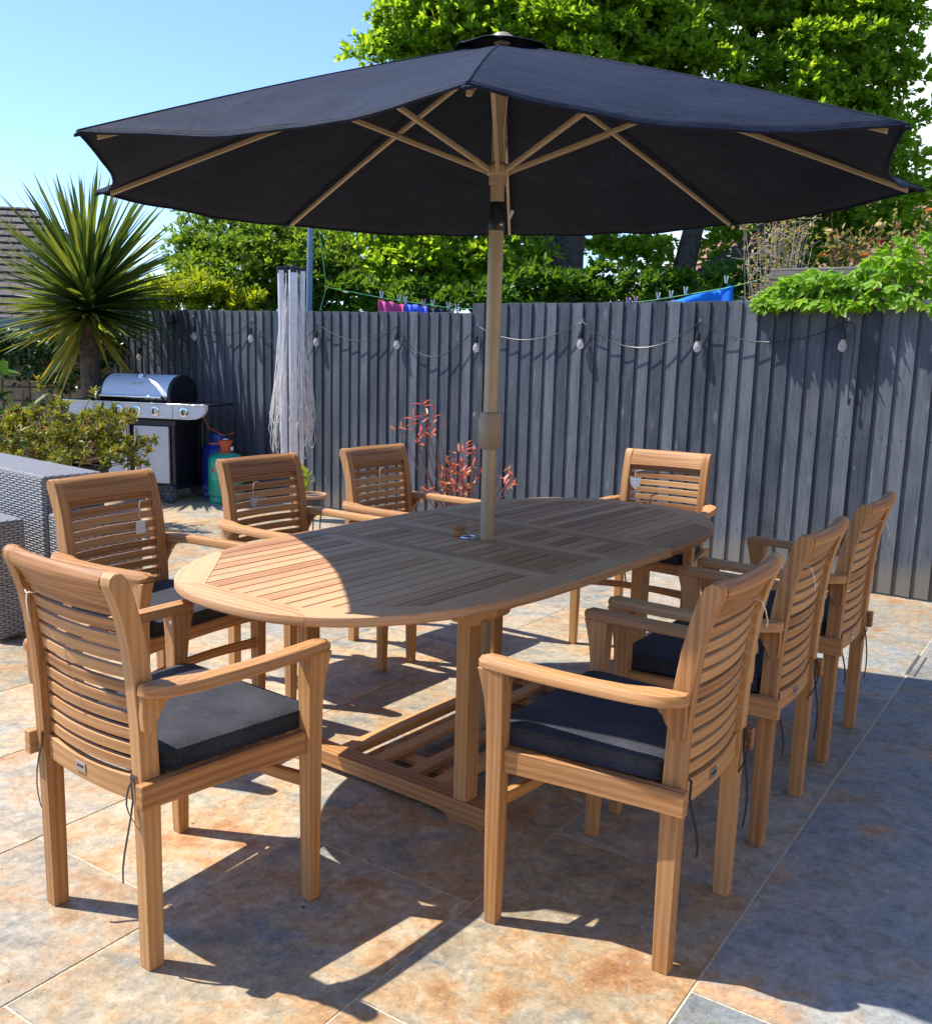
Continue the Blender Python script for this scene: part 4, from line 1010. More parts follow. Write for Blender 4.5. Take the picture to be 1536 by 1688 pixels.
# ------------------------------------------------------------ wicker furniture
def wbox(b, c, d, rz=0):
    m = Matrix.Rotation(rz, 3, 'Z'); fs = b.box(c, d, g=(1,0,0), rot=m, tint=.5); return fs
WA = R(50)    # the right-hand faces of the wicker run this way
def wpart(e, name, x0, x1, y0, y1, z0, z1):
    b = MB(); b.box(((x0+x1)/2, (y0+y1)/2, (z0+z1)/2), (x1-x0, y1-y0, z1-z0), g=(1,0,0), tint=.5); return b.build(name, 'wicker', e, bevel=.018, seg=3)
wk = empty('wicker_sofa', (-1.99, 4.45, 0), WA); tag(wk, 'large grey rattan sofa with flat tall back, left of the white-tagged chair', 'sofa')
wpart(wk, 'backrest', 0, .31, 0, 1.1, .02, .757); wpart(wk, 'armrest', .015, .42, -.16, -.004, .02, .585); wpart(wk, 'seat_base', .315, .42, 0, .9, .02, .40)
w3 = empty('wicker_stool', (-2.13, 4.24, 0), WA); tag(w3, 'grey rattan block cut off by the left edge of the picture, below the sofa', 'stool')
wpart(w3, 'body', 0, .15, 0, .7, .02, .575); wpart(w3, 'base', -.0, .148, .72, 1.2, .02, .40)
# ------------------------------------------------------------ plants on the patio
def add_tubes(segs, name, mat, parent, n=6):
    b = MB()
    for pts, r in segs: b.tube(pts, r, n, cap=False)
    return b.build(name, mat, parent, sharp=80)
def npv(v): return np.array([v.x, v.y, v.z])

# potted azalea-like shrub
c0 = aty(112, 700, 7.0); az = empty('potted_shrub', (c0.x, 7.0, 0)); tag(az, 'spreading olive-green shrub in a black pot in front of the barbecue', 'shrub')
b = MB(); b.lathe([(0, 0), (.20, 0), (.27, .46), (.29, .47), (.29, .50), (.26, .50), (.255, .45), (0, .45)], n=32, cap=False); b.build('pot', 'pot_black', az)
b = MB(); b.lathe([(0, .455), (.25, .455), (0, .47)], n=20, cap=False); b.build('potting_soil', 'soil', az)
segs, P, D, U, T = [], [], [], [], []
for k in range(120):
    a = random.uniform(0, 2*math.pi); el = random.uniform(.02, .9)**1.0; ln = random.uniform(.28, .60)
    d_ = V((math.cos(a)*math.cos(el)*1.08, math.sin(a)*math.cos(el)*1.0, math.sin(el)*.85)); st = V((0, 0, .50)); en = st+d_*ln+V((0, 0, .02))
    mid = st*.5+en*.5-V((0, 0, .03)); segs.append(([st, mid, en], [.006, .0035, .0018]))
    for q in range(7):
        t = 1 if q < 4 else random.uniform(.5, .95); p_ = mid*(1-t)+en*t+V((random.gauss(0, .025), random.gauss(0, .025), random.gauss(0, .02))); nl = random.choice([6, 8, 9])
        if q: segs.append(([mid*(1-t)+en*t, p_], .0012))
        ax_ = (d_+V((random.gauss(0, .4), random.gauss(0, .4), .45+random.gauss(0, .3)))).normalized(); t0 = random.random()*.55
        for j in range(nl):
            l = unit(1)[0]*.95+npv(ax_)*.8; P.append(npv(p_)); D.append(l); U.append(npv(ax_)+unit(1)[0]*.3); T.append(t0+random.random()*.3 if random.random() > .05 else .98)
for q in ((155, 640), (62, 622), (205, 690), (95, 650)):   # taller shoots
    e_ = aty(q[0], q[1], 6.9)-az.location; segs.append(([V((0, 0, .5)), e_*.6+V((0, 0, .25)), e_], [.005, .003, .0015]))
    for j in range(22):
        t = random.uniform(.0, .12); P.append(npv(e_)-np.array([0, 0, t])); D.append(unit(1)[0]+np.array([0, 0, .7])); U.append([0, 0, 1]); T.append(.4+random.random()*.5)
add_tubes(segs, 'stems', 'stem_brown', az, 5)
leaves('foliage', P, D, U, rng.uniform(.040, .070, len(P)), rng.uniform(.012, .020, len(P)), 'leaf_azalea', az, np.array(T), bend=.1)

# photinia with red leaves
ph = empty('red_shrub', (-.02, 7.12, 0)); tag(ph, 'slender shrub with red new leaves against the fence behind the table', 'shrub')
o_ = ph.location; segs, P, D, U, T = [], [], [], [], []
for (px, py, m) in ((700, 668, 6), (680, 692, 7), (715, 690, 7), (667, 712, 7), (700, 712, 9), (725, 700, 5), (690, 735, 8), (762, 745, 9), (780, 742, 8), (748, 765, 12), (765, 790, 16), (740, 800, 16), (775, 805, 14), (755, 775, 10), (740, 780, 12), (785, 775, 8), (842, 780, 8), (838, 800, 7), (828, 785, 4), (735, 815, 12), (700, 812, 6), (760, 815, 16), (722, 745, 0)):
    e_ = aty(px, py, 7.0+random.uniform(-.08, .08))-o_; s0 = V((random.uniform(-.03, .03), 0, .02)); ctrl = V((e_.x*.75, e_.y*.5, max(.18, e_.z*.45)))
    pts = [s0*(1-t)**2+ctrl*2*t*(1-t)+e_*t*t for t in np.linspace(0, 1, 7)]; segs.append((pts, [.008-.0052*t for t in np.linspace(0, 1, 7)]))
    for j in range(int(m*.95)):
        p_ = e_+V((random.gauss(0, .030), random.gauss(0, .028), random.gauss(0, .026))); P.append(npv(p_)); D.append(unit(1)[0]+np.array([0, 0, .6])); U.append(np.array([0, 0, 1])+unit(1)[0]*.5); T.append(random.random()*.72+(.25 if py > 775 else 0))
add_tubes(segs, 'stems', 'stem_red', ph, 6)
leaves('foliage', P, D, U, rng.uniform(.06, .09, len(P)), rng.uniform(.018, .027, len(P)), 'leaf_red', ph, np.array(T), bend=.12)

# small pot on a stand
sp = empty('plant_pot', aty(512, 858, 7.0)); sp.location.z = 0; tag(sp, 'small dark blue pot with terracotta rim and green sprig, on a black stand', 'plant pot')
b = MB(); b.lathe([(0, .17), (.075, .17), (.108, .295), (.112, .30), (0, .30)], n=28, cap=False); b.build('pot', 'pot_blue', sp)
b = MB(); b.lathe([(.100, .298), (.118, .298), (.120, .318), (.116, .322), (.104, .320), (.100, .298)], n=28, cap=False); b.build('rim', 'terracotta', sp)
b = MB(); b.lathe([(0, .305), (.104, .306), (0, .312)], n=20, cap=False); b.build('potting_soil', 'soil', sp)
b = MB()
for k in range(3):
    a = R(-70+120*k); b.tube([(math.cos(a)*.09, math.sin(a)*.09, .29), (math.cos(a)*.10, math.sin(a)*.10, .16), (math.cos(a)*.085, math.sin(a)*.085, 0)], .005, 8)
b.build('stand', 'black_metal', sp)
P = np.zeros((70, 3)); P[:, 0] = rng.normal(-.03, .015, 70); P[:, 1] = rng.normal(0, .015, 70); P[:, 2] = rng.uniform(.32, .50, 70)
leaves('foliage', P, unit(70)*.7+np.array([0, 0, 1.2]), unit(70), rng.uniform(.04, .07, 70), .008, 'leaf_ferny', sp)

# cordyline palm
cb = aty(152, 690, 9.0); cp_ = empty('palm_tree', (cb.x, 9.0, 0)); cc = aty(146, 512, 9.0)-V((cb.x, 9.0, 0)); tag(cp_, 'spiky palm with one rough trunk beside the left end of the fence', 'palm tree')
b = MB(); rings = []; pts = [V((0, 0, 0)), V((0, 0, .5)), V((.01, 0, .9)), V((0, 0, 1.25)), cc-V((0, 0, .12)), cc+V((0, 0, .08))]
b.tube(pts, [.115, .10, .095, .088, .08, .05], 16); tr_ = b.build('trunk', 'palm_bark', cp_, sharp=80)
N = 480; u = rng.random(N); th = rng.uniform(0, 2*np.pi, N); el = np.arcsin(np.clip(-.30+1.29*u, -1, 1))+rng.normal(0, .06, N)
D = np.stack([np.cos(th)*np.cos(el), np.sin(th)*np.cos(el), np.sin(el)], 1); P = np.repeat(npv(cc)[None], N, 0)+D*.05+np.array([0, 0, 1])*(el[:, None]*.14)
low = el < .05; T = np.where(low & (D[:, 0] < .1), rng.uniform(.35, .95, N), rng.uniform(0, .66, N)); Ln = .92*rng.uniform(.82, 1.06, N)*(.86+.40*np.clip(np.sin(el), 0, 1))
leaves('fronds', P, D, np.array([0, 0, 1.0])+unit(N)*.35, Ln, rng.uniform(.040, .066, N), 'leaf_palm', cp_, T, bend=rng.uniform(.0, .13, N), strap=True)
N = 26; th = rng.uniform(0, 2*np.pi, N); D = np.stack([np.cos(th)*.7, np.sin(th)*.7, np.full(N, -.75)+rng.normal(0, .2, N)], 1)
leaves('fronds', np.repeat(npv(cc-V((0, 0, .1)))[None], N, 0), D, unit(N), rng.uniform(.5, .8, N), .045, 'leaf_palm', cp_, rng.uniform(.7, 1, N), bend=.1, strap=True)

# broad-leaved plant at the left edge
bl = empty('broadleaf_plant', (aty(5, 700, 7.9).x, 7.9, 0)); tag(bl, 'broad dark-leaved plant at the left edge above the wicker sofa', 'plant')
N = 90; P = np.zeros((N, 3)); P[:, 0] = rng.normal(-.1, .16, N); P[:, 1] = rng.normal(0, .15, N); P[:, 2] = rng.uniform(.35, 1.15, N)
leaves('foliage', P, unit(N)+np.array([.3, -.2, .5]), np.array([0, 0, 1.0])+unit(N)*.5, rng.uniform(.14, .26, N), rng.uniform(.05, .09, N), 'leaf_broad', bl, bend=.35)
segs = [([V((random.uniform(-.1, .1), 0, 0)), V((random.uniform(-.25, .2), random.uniform(-.1, .1), random.uniform(.6, 1.1)))], .008) for k in range(14)]; add_tubes(segs, 'stems', 'stem_brown', bl, 5)

# ------------------------------------------------------------ left stone wall with ivy, bush behind
wl = empty('stone_wall', (-3.72, 10.12, 0), R(188)); tag(wl, 'low blockwork wall behind the palm at the left, topped with ivy', 'wall')
b = MB(); fs = b.box((3.4, 0, .64), (6.8, .24, 1.36), g=(1,0,0), tint=.5); b.build('masonry', 'block_wall', wl, bevel=.01)
iv = empty('ivy', (-4.4, 9.85, 1.2)); tag(iv, 'dark glossy ivy spilling over the top of the block wall', 'ivy')
N = 3600; xs = rng.uniform(-1.9, .85, N); z = 1.36+.16*rng.random(N)-np.abs(rng.normal(0, .17, N))*(.5+.5*np.sin(xs*3+1))*1.6
yb = 10.12-.24*0+(xs+(-4.4)+3.72)*.14-.16; P = np.stack([xs, yb-9.85-rng.uniform(0, .14, N), z-1.2], 1)
leaves('foliage', P, unit(N)*.8+np.array([0, -.5, -.4]), np.array([0, -1.0, .6])+unit(N)*.5, rng.uniform(.04, .075, N), rng.uniform(.04, .065, N), 'leaf_ivy', iv, shape=((.2, .95), (.6, .7)))
segs = [([V((random.uniform(-1.8, .7), -.02, .2)), V((random.uniform(-1.8, .7), -.06, -.1))], .006) for k in range(20)]; add_tubes(segs, 'vines', 'stem_brown', iv, 5)
def bush(name, loc, blobs, per, nleaf, size, mat, label, cat, aspect=.5, sub=.2, stems=None, stem_mat='bark', trunk=None, spread=.9, group=None):
    e = empty(name, loc); o_ = np.array(loc, float)
    P, D, U, T = clumps(blobs, per, nleaf, size, sub, up=.5, spread=spread); P = P-o_
    N = len(P); leaves('crown' if trunk else 'foliage', P, D, U, rng.uniform(.75, 1.25, N)*size, rng.uniform(.8, 1.2, N)*size*aspect, mat, e, T)
    segs = []
    base = V((0, 0, 0))
    for (c, r, *q) in blobs:
        c_ = V(c)-V(loc)
        if trunk is None:
            for k in range(3):
                s0 = V((c_.x*.6+random.uniform(-.1, .1), c_.y*.6, 0)); e_ = c_+V((random.uniform(-.5, .5)*r, 0, random.uniform(0, .6)*r)); segs.append(([s0, s0*.4+e_*.6+V((random.uniform(-.1, .1), 0, 0)), e_], [.02, .012, .004]))
    if segs: add_tubes(segs, 'stems', stem_mat, e, 6)
    if trunk:
        b = MB()
        for pts, r in trunk: b.tube([V(p_)-V(loc) for p_ in pts], r, 12, cap=False)
        b.build('trunk', stem_mat, e, sharp=80)
    tag(e, label, cat, group); return e
B_ = px_blobs
bush('shrub', (-3.3, 10.45, 0), B_([(178, 555, 10.45, .16), (200, 540, 10.5, .14), (120, 545, 10.5, .2), (165, 590, 10.3, .1)]), 30, 4, .06, 'leaf_ferny', 'small bright green shrub just behind the palm trunk beside the fence end', 'shrub', .5, .12)
bush('shrub', (-2.9, 10.6, 0), B_([(240, 500, 10.6, .22), (215, 505, 10.6, .2), (270, 496, 10.6, .24), (395, 508, 10.6, .2), (320, 492, 10.6, .26), (365, 502, 10.6, .18), (300, 480, 10.7, .15), (345, 478, 10.7, .15)]), 60, 6, .085, 'leaf_ferny', 'bright yellow-green feathery shrub peeping over the fence right of the palm', 'shrub', .28, .14)
bush('bay_tree', (-2.4, 11.4, 0), B_([(330, 405, 11.3, .30), (375, 385, 11.5, .38), (420, 370, 11.5, .36), (440, 420, 11.2, .45), (390, 440, 11.0, .42), (340, 455, 11.0, .32), (480, 455, 11.0, .42), (470, 400, 11.5, .40), (510, 430, 11.3, .40), (530, 400, 11.6, .36), (560, 460, 11.2, .38), (318, 365, 11.4, .10), (302, 398, 11.3, .13), (296, 430, 11.2, .12), (520, 480, 10.9, .30), (430, 480, 10.9, .3)]), 60, 5, .062, 'leaf_bay',
     'rounded yellow-green bay tree behind the fence, left of the blue-grey pole', 'tree', .42, .17, trunk=[([(-2.4, 11.4, 0), (-2.45, 11.4, 1.0), (-2.3, 11.4, 2.0)], [.09, .07, .04]), ([(-2.42, 11.4, .9), (-1.9, 11.3, 1.6), (-1.6, 11.3, 2.1)], [.05, .04, .02])])

# oaks
T1 = aty(930, 500, 12.4); T1b = aty(905, 420, 12.4); T1c = aty(940, 350, 12.6); T1d = aty(950, 200, 12.8)
o1 = B_([(615, 95, 12.0, .12), (655, 78, 12.1, .24), (700, 55, 12.3, .50), (750, 10, 12.6, .72), (720, -60, 12.8, .7), (830, 55, 12.2, .62), (860, -30, 13, 1.0), (950, 60, 12.0, .72), (1000, -30, 12.8, 1.0), (1060, 70, 12.2, .75), (900, 120, 12.4, .6), (1010, 130, 12.6, .6), (1090, -60, 12.6, .9), (690, 110, 12.5, .4),
          (610, 430, 11.6, .50), (680, 400, 11.8, .55), (680, 470, 11.4, .45), (760, 420, 11.8, .52), (830, 440, 12.0, .5), (760, 480, 11.6, .35), (960, 300, 13, .7), (800, 300, 13, .6), (880, 400, 13.2, .45), (860, 470, 12.4, .35), (900, -150, 13, 1.0)])
bush('oak_tree', (T1.x, 12.4, 0), o1, 36, 6, .085, 'leaf_oak', 'large bright green oak rising above the umbrella, its trunk right of the pole', 'tree', .55, .27,
     trunk=[([(T1.x, 12.4, 0), tuple(T1), tuple(T1c), tuple(T1d), (T1d.x, 12.9, 6.0)], [.30, .22, .19, .16, .08]), ([tuple(aty(925, 450, 12.4)), tuple(aty(895, 400, 12.3)), tuple(aty(860, 340, 12.3)), tuple(aty(780, 60, 12.4))], [.15, .12, .10, .05]),
            ([tuple(T1c), tuple(aty(1040, 200, 12.6)), tuple(aty(1080, 30, 12.6))], [.12, .09, .04]), ([tuple(aty(800, 110, 12.4)), tuple(aty(700, 70, 12.2)), tuple(aty(610, 90, 12.0))], [.05, .03, .012])])
T2 = aty(1120, 470, 12.8)
o2 = B_([(1150, 40, 12.6, .62), (1180, -40, 12.8, .8), (1180, 130, 12.2, .6), (1300, -20, 12.6, .85), (1330, 60, 12.2, .62), (1400, -10, 12.4, .75), (1430, 70, 12.0, .50), (1480, 40, 12.2, .34), (1500, 110, 12.0, .24), (1300, 140, 12.0, .42), (1390, 150, 12.2, .50), (1330, 190, 11.8, .38), (1440, 170, 12.2, .34), (1440, 220, 12.0, .34), (1500, 200, 12.2, .14), (1480, 270, 11.8, .28), (1510, 320, 11.8, .26), (1465, 330, 12.0, .34), (1270, -90, 13, 1.0),
          (1190, 415, 13.0, .32), (1300, 380, 13.2, .5), (1380, 400, 13, .45), (1100, 250, 13, .7), (1280, 280, 13, .6), (1400, 350, 13, .5), (1480, 390, 12.6, .34), (1060, 425, 13.0, .36), (1000, 400, 13.2, .34)])
bush('oak_tree', (T2.x, 12.8, 0), o2, 34, 6, .085, 'leaf_oak', 'second big oak filling the upper right, with a leaning dark trunk under the umbrella rim', 'tree', .55, .25,
     trunk=[([(T2.x-.05, 12.8, 0), tuple(aty(1128, 440, 12.8)), tuple(aty(1142, 380, 12.8)), tuple(aty(1200, 150, 12.8)), (3.6, 12.8, 6)], [.2, .15, .13, .11, .05]), ([tuple(aty(1130, 480, 12.7)), tuple(aty(1180, 445, 12.6)), tuple(aty(1250, 395, 12.5)), tuple(aty(1400, 200, 12.3))], [.15, .14, .11, .05]), ([tuple(aty(1200, 150, 12.8)), tuple(aty(1330, 90, 12.4)), tuple(aty(1470, 90, 12.1))], [.08, .05, .02])])
bush('hedge', (1.2, 11.6, 0), B_([(560, 500, 10.9, .26), (500, 505, 10.9, .26), (440, 508, 10.9, .26), (390, 508, 10.9, .22), (600, 495, 10.9, .26), (690, 498, 10.9, .26), (790, 498, 10.9, .26), (1300, 470, 11.5, .3), (1350, 450, 11.5, .3), (650, 505, 10.8, .2), (840, 490, 11.2, .30), (900, 478, 11.3, .32), (960, 485, 11.3, .30), (1010, 470, 11.5, .30), (1060, 485, 11.3, .28), (1110, 480, 11.3, .26), (1160, 478, 11.3, .24), (1210, 470, 11.5, .26), (740, 500, 10.9, .2), (1250, 455, 11.8, .26)]), 46, 5, .085, 'leaf_hedge', 'dark green hedge line just above the fence, below the oaks', 'hedge', .5, .17)

# climbing vine on the fence at the right
vn = empty('climbing_vine', FP+V((0, 0, 1.74))); tag(vn, 'bright green five-leaved creeper hanging over the fence top at the right', 'climbing plant')
P, D, U, T = [], [], [], []; segs = []
o_ = np.array(vn.location)
def outline_top(px):
    pts = [(1250, 492), (1290, 462), (1340, 448), (1400, 452), (1440, 425), (1480, 398), (1536, 385), (1700, 360), (2000, 340)]
    for (a, ya), (c, yc) in zip(pts, pts[1:]):
        if px <= c: return ya+(yc-ya)*(px-a)/(c-a)
    return 340
for k in range(1200):
    px = 1255+(2000-1255)*random.random()**1.5 if k > 90 else random.uniform(1255, 1400); top = outline_top(px); py = top+(503-top)*random.random()**1.1+random.uniform(-4, 3); off = random.uniform(-.30, .06) if py < 492 else random.uniform(-.02, .10)
    p_ = onfence(px, py, off)
    if p_.z < 1.75 and off < .02: p_ = onfence(px, py, .04)
    ax_ = V((random.gauss(0, .5), random.gauss(-.3, .4), random.uniform(.3, 1.0))).normalized(); dn = (V((FN.x, FN.y, 0))*random.uniform(-.2, 1)+V((random.gauss(0, .5), random.gauss(0, .3), -.35))).normalized(); s_ = random.uniform(.6, 1.1); t0 = random.random()*.6
    side = ax_.cross(dn).normalized()
    for j in range(5):
        a = R(-70+35*j); d_ = dn*math.cos(a)+side*math.sin(a)
        P.append(npv(p_)-o_); D.append(npv(d_)); U.append(npv(ax_)); T.append((t0+random.random()*.35, s_*(1.0-.28*abs(j-2)/2)))
    segs.append(([p_-vn.location, p_-vn.location+V((random.uniform(-.05, .05), .06, -.05 if p_.z > 1.85 else .03))], .0018))
T = np.array(T); P = np.array(P); leaves('foliage', P, D, U, T[:, 1]*.092, T[:, 1]*.040, 'leaf_vine', vn, T[:, 0], bend=.22, shape=((.3, .7), (.65, 1.0)))
for k in range(8):
    a = onfence(1270+k*90, 480, -.06)-vn.location; c_ = onfence(1360+k*90, 478, -.06)-vn.location; segs.append(([a, (a+c_)/2+V((0, 0, .03)), c_], .005))
add_tubes(segs, 'vines', 'stem_brown', vn, 5)
tz = onfence(1375, 441, -.35); tr2 = empty('timber_rail', (tz.x, tz.y, 0), math.atan2(FD.y, FD.x)); tag(tr2, 'weathered grey timber rail above the fence among the creeper', 'rail')
b = MB(); b.box((.35, 0, tz.z-.04), (1.5, .03, .05), g=(1,0,0)); b.box((.35, .01, tz.z-.006), (1.5, .05, .016), g=(1,0,0)); b.build('board', 'grey_timber', tr2, bevel=.003)
for x in (-.25, .4, 1.0):
    b = MB(); b.box((x, .045, tz.z/2-.03), (.07, .06, tz.z)); b.build('post', 'grey_timber', tr2, bevel=.003)

# dry-stemmed shrub and roses behind the fence
def twiggy(name, base, tips, label, cat, mat, leafm, lsize, nl, flowers=()):
    e = empty(name, (base.x, base.y, 0)); segs = []; P = []
    for (px, py, y) in tips:
        t_ = aty(px, py, y)-e.location; s0 = V((t_.x*.45+random.uniform(-.05, .05), t_.y*.5, 1.2)); m_ = s0*.45+t_*.55+V((random.gauss(0, .03), random.gauss(0, .03), .0)); segs.append(([V((s0.x*.6, s0.y, 0)), s0, m_, t_], [.007, .005, .003, .0015]))
        for k in range(3):
            u_ = random.uniform(.3, 1); q = m_*(1-u_)+t_*u_; r_ = q+V((random.gauss(0, .07), random.gauss(0, .05), random.uniform(-.02, .12))); segs.append(([q, r_], .0022))
            for j in range(nl): P.append(npv(r_)+rng.normal(0, .03, 3))
        for j in range(nl): P.append(npv(t_)+rng.normal(0, .03, 3))
    add_tubes(segs, 'stems', mat, e, 5); N = len(P)
    leaves('foliage', P, unit(N)+np.array([0, 0, .3]), unit(N), lsize*rng.uniform(.7, 1.3, N), lsize*.5, leafm, e)
    for (px, py, y, m_, r_) in flowers:
        c_ = aty(px, py, y)-e.location; N = 26; dd = unit(N); dd[:, 2] = np.abs(dd[:, 2])*.6
        MATS_m = m_; b = MB()
        for j in range(N):
            d_ = V(dd[j]).normalized(); s_ = d_.cross(V((0, 0, 1))).normalized(); u_ = s_.cross(d_); a0 = c_+d_*r_*.15; a1 = c_+d_*r_*.9+u_*r_*.25
            b.loft([[a0-s_*r_*.15, a0+s_*r_*.15, a0+s_*r_*.15+u_*.001, a0-s_*r_*.15+u_*.001], [a1-s_*r_*.4, a1+s_*r_*.4, a1+s_*r_*.4+u_*.001, a1-s_*r_*.4+u_*.001]])
        b.build('blossom', m_, e)
    tag(e, label, cat)
tips = [(1225+random.uniform(0, 120), random.uniform(360, 470), random.uniform(6.7, 7.2)) for k in range(40)]+[(1300+random.uniform(-25, 35), random.uniform(345, 380), 7.0) for k in range(18)]
twiggy('dry_shrub', aty(1280, 495, 7.0), tips, 'twiggy half-dry shrub with bare pale stems above the fence', 'shrub', 'dry_stem', 'leaf_dry', .035, 2)
tips = [(1370, 345, 7.1), (1368, 380, 7.1), (1452, 375, 7.0), (1475, 350, 7.1), (1420, 390, 7.0), (1440, 410, 7.0), (1390, 395, 7.1), (1480, 380, 7.2), (1380, 420, 7.0), (1460, 420, 6.9), (1500, 400, 7.1), (1530, 350, 7.1), (1400, 430, 7.0), (1425, 425, 7.0)]+[(random.uniform(1360, 1520), random.uniform(385, 440), 7.1) for k in range(44)]
twiggy('rose_bush', aty(1430, 495, 7.1), tips, 'straggly climbing rose with orange and cream blooms above the fence', 'rose bush', 'stem_red', 'leaf_dry', .04, 3,
       [(1375, 341, 7.1, 'petal_orange', .045), (1366, 385, 7.1, 'petal_cream', .038), (1450, 376, 7.0, 'petal_cream', .045), (1425, 424, 7.0, 'petal_orange', .036), (1354, 424, 7.0, 'petal_orange', .034), (1532, 350, 7.1, 'petal_orange', .035), (1453, 400, 7.0, 'petal_red', .025)])

# ------------------------------------------------------------ neighbour's pole, line and washing
np_ = aty(508, 500, 9.3); e = empty('line_pole', (np_.x, 9.3, 0)); tag(e, 'blue-grey washing line pole standing behind the fence', 'pole')
b = MB(); b.tube([V((0, 0, 0)), V((.005, 0, 1.5)), V((.03, 0, 2.9))], [.034, .030, .027], 16); b.build('post', 'blue_grey_paint', e)
b = MB(); b.lathe([(0, 2.88), (.034, 2.88), (.030, 2.93), (0, 2.94)], (.03, 0, 0), 16, cap=False); b.build('post_cap', 'black_plastic', e)
ln0 = aty(538, 473, 9.3); e2 = empty('washing_line', ln0); tag(e2, 'thin green washing line strung across the neighbouring garden', 'washing line')
b = MB(); A_ = [aty(538, 473, 9.3), aty(625, 490, 9.5), aty(745, 508, 9.6), aty(900, 512, 9.7), aty(1075, 495, 9.4), aty(1205, 473, 9.2), aty(1330, 440, 9.0)]
b.tube([p_-ln0 for p_ in A_], .004, 6); b.tube([aty(526, 380, 9.3)-ln0, V((0, 0, 0)), aty(527, 512, 9.3)-ln0], .004, 6); b.build('cord', 'green_cord', e2)
def garment(px0, py0, px1, py1, y, mat, name, label, cat, drop=.45, sleeves=False):
    a, c_ = aty(px0, py0, y), aty(px1, py1, y); e = empty(name, a); d_ = c_-a; n = 14; b = MB(); rings = []
    rows = 8
    grid = []
    for r_ in range(rows+1):
        row = []
        for k in range(n+1):
            t = k/n; sag = -.012*math.sin(t*math.pi*2)**2; p_ = d_*t+V((0, 0, sag-drop*r_/rows)); p_.y += .02*math.sin(t*9+r_*.7)+.012*math.sin(t*17)
            if sleeves and 2 < k < n-2 and r_ > 1: p_.y += .01
            row.append(b.bm.verts.new(p_))
        grid.append(row)
    fs = [b.bm.faces.new((grid[i][k], grid[i+1][k], grid[i+1][k+1], grid[i][k+1])) for i in range(rows) for k in range(n)]
    b.fin(fs); o = b.build('cloth', mat, e); m = o.modifiers.new('t', 'SOLIDIFY'); m.thickness = .004
    tag(e, label, cat); return e
garment(624, 493, 666, 501, 9.5, 'cloth_pink', 'pink_shirt', 'magenta pink top pegged on the line behind the fence', 'clothing')
garment(667, 499, 704, 504, 9.5, 'cloth_blue', 'blue_trousers', 'bright blue garment pegged next to the pink top', 'clothing')
garment(705, 505, 748, 510, 9.6, 'cloth_navy', 'navy_shirt', 'dark navy garment at the right end of the small row of washing', 'clothing')
garment(1082, 500, 1208, 470, 9.2, 'cloth_azure', 'beach_towel', 'vivid azure blue towel hanging behind the fence right of the umbrella pole', 'towel')
garment(1060, 503, 1112, 492, 9.35, 'cloth_navy', 'navy_cloth', 'dark navy cloth hanging at the left end of the azure towel', 'clothing')
peg_lab = []
for i, (px, py, y, m_, lab) in enumerate([(629, 487, 9.5, 'peg_plastic', 'pale peg on the left shoulder of the pink top'), (658, 493, 9.5, 'peg_plastic', 'pale peg between the pink top and the blue garment'), (668, 496, 9.5, 'peg_plastic', 'peg at the left corner of the blue garment'), (698, 500, 9.5, 'peg_pink', 'pink peg at the right corner of the blue garment'),
                                     (713, 501, 9.6, 'peg_plastic', 'pale peg on the left of the small navy garment'), (739, 505, 9.6, 'peg_plastic', 'pale peg on the right of the small navy garment'), (753, 508, 9.6, 'peg_plastic', 'empty peg right of the small navy garment'), (1035, 497, 9.5, 'peg_pink', 'left one of two pink pegs poking above the fence'), (1048, 495, 9.5, 'peg_pink', 'right one of two pink pegs poking above the fence'), (1085, 489, 9.35, 'peg_plastic', 'white peg left of the azure towel'), (1106, 486, 9.3, 'peg_plastic', 'white peg over the left corner of the azure towel'), (1130, 480, 9.3, 'peg_plastic', 'white peg on the slanting top edge of the azure towel'), (1197, 462, 9.2, 'peg_plastic', 'white peg at the high right corner of the azure towel')]):
    b = MB()
    for s in (-1, 1): b.box((s*.010, 0, .008), (.011, .013, .068), rot=Matrix.Rotation(s*.16, 3, 'Y'))
    b.box((0, 0, .0), (.020, .008, .008))
    o = b.build('clothes_peg', m_, loc=aty(px, py, y), bevel=.002); tag(o, lab, 'peg', 'clothes pegs on the washing line')

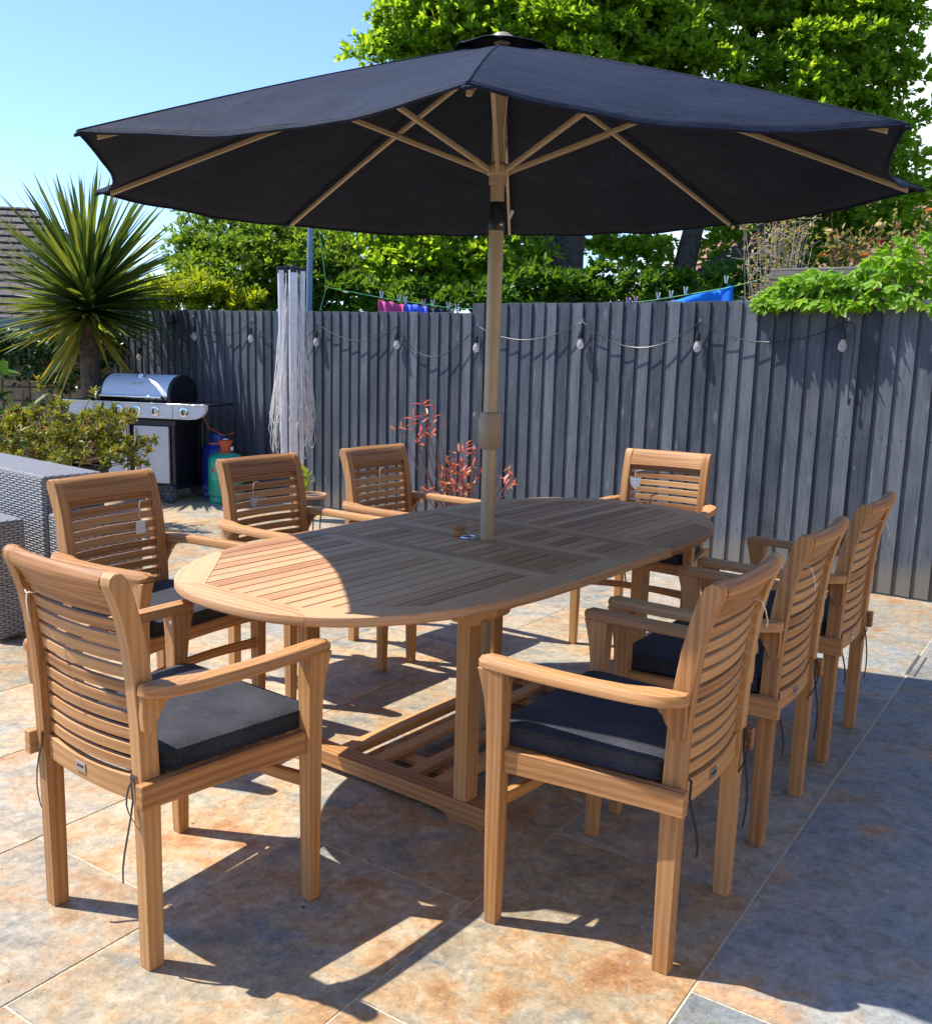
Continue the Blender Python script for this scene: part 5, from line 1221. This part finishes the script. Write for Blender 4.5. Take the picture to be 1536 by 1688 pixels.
# ------------------------------------------------------------ houses
def house(name, loc, rz, Lx, Ly, eave, ridge, roofm, label, hip=1.2, over=.3, gable=False):
    e = empty(name, loc, rz); tag(e, label, 'house'); b = MB(); b.box((0, 0, eave/2), (Lx, Ly, eave), g=(1,0,0)); wlp = b.build('wall', 'render_wall', e)
    x, y = Lx/2+over, Ly/2+over; hx = x-(0 if gable else Ly/2*hip)
    b = MB(); z0 = eave; P = dict(a=V((-x, -y, z0)), b=V((x, -y, z0)), c=V((x, y, z0)), d=V((-x, y, z0)), e=V((-hx, 0, ridge)), f=V((hx, 0, ridge)))
    vs = {k: b.bm.verts.new(v) for k, v in P.items()}
    for q, uax in (('abfe', V((1,0,0))), ('cdef', V((-1,0,0))), ('bcf', V((0,1,0))), ('dae', V((0,-1,0)))):
        f_ = b.bm.faces.new([vs[k] for k in q]); f_.normal_update(); f_[b.ti] = .5; vv = f_.normal.cross(uax)
        for l in f_.loops: l[b.uv].uv = (l.vert.co.dot(uax), l.vert.co.dot(vv))
    f_ = b.bm.faces.new([vs[k] for k in 'dcba']); rf = b.build('roof', roofm, e)
    # real tile courses standing proud of the slope
    b = MB(); n = int((ridge-eave)/.16)
    for i in range(n):
        t = (i+.5)/n
        for sgn in (-1, 1):
            z = eave+(ridge-eave)*t; yy = -sgn*y*(1-t); xx = x+(hx-x)*t; b.box((0, yy, z+.02), (2*xx-.05, .035, .03), g=(1,0,0), tint=.3)
        if not gable:
            for sgn in (-1, 1):
                z = eave+(ridge-eave)*t; xx = sgn*(x+(hx-x)*t); b.box((xx, 0, z+.02), (.035, 2*y*(1-t)-.05, .03), g=(0,1,0), tint=.3)
    b.build('tile_courses', roofm, rf)
    b = MB(); 
    for s in (-1, 1): b.box((0, s*(y+.01), z0-.09), (2*x, .03, .20), g=(1,0,0)); b.box((s*(x+.01), 0, z0-.09), (.03, 2*y, .20), g=(0,1,0))
    b.build('fascia', 'fascia', e)
    for wx in (-Lx*.28, Lx*.2):
        b = MB(); b.box((wx, -Ly/2-.005, eave*.55), (1.2, .05, eave*.45), g=(1,0,0)); wf = b.build('window', 'render_wall', e, bevel=.01)
        b = MB(); b.box((wx, -Ly/2-.032, eave*.55), (1.05, .02, eave*.38), g=(1,0,0)); b.build('pane', 'glass_window', wf)
    return e
h1 = aty(200, 545, 20)
house('bungalow', (-11.4, 22.5, 0), R(8), 9.0, 7.0, 1.80, 4.35, 'roof_brown', 'neighbouring bungalow with dark brown tiled roof behind the palm', hip=1.0)
house('neighbour_house', (10.4, 27, 0), R(-12), 10.5, 8, 3.2, 5.9, 'roof_red', 'distant house with a terracotta tiled roof behind the roses at the right', gable=False, hip=.9)

# the house the patio belongs to: its pale wall runs along the right side and behind the viewer
hx = tn*2.9+td*1.2; hs = empty('house', hx, TA); tag(hs, 'cream rendered house beside the patio, right of the viewer', 'house')
simple('cream_render', (.62, .52, .40), .9, nscale=60, var=.06, bump=.4)
b = MB(); b.box((0, -.15, 1.7), (9.0, .3, 3.4), g=(1,0,0)); b.box((-4.6, 2.2, 1.7), (.3, 5.0, 3.4), g=(0,1,0)); b.build('wall', 'cream_render', hs)
b = MB(); b.box((.2, -.2, 3.45), (9.6, .9, .12), g=(1,0,0)); b.build('eaves', 'fascia', hs)
for x in (-1.8, 1.6):
    b = MB(); b.box((x, .012, 1.45), (1.3, .05, 1.2), g=(1,0,0)); wf = b.build('window', 'white_card', hs, bevel=.01)
    b = MB(); b.box((x, .042, 1.45), (1.12, .02, 1.02), g=(1,0,0)); b.build('pane', 'glass_window', wf)

# bits of grit and dry leaf scattered over the paving
P = []
while len(P) < 260:
    p_ = V((random.uniform(-3.5, 3.5), random.uniform(.8, 8.5), .002))
    if (p_-FP).dot(FN) > .1 and (random.random() < .35 or (p_-FP).dot(FN) < .8): P.append(npv(p_))
o = leaves('leaf_litter', P, unit(260)*np.array([1, 1, .06]), np.array([0, 0, 1.0])+unit(260)*.15, rng.uniform(.006, .020, 260), rng.uniform(.003, .010, 260), 'leaf_litter', bend=.15); tag(o, kind='stuff')
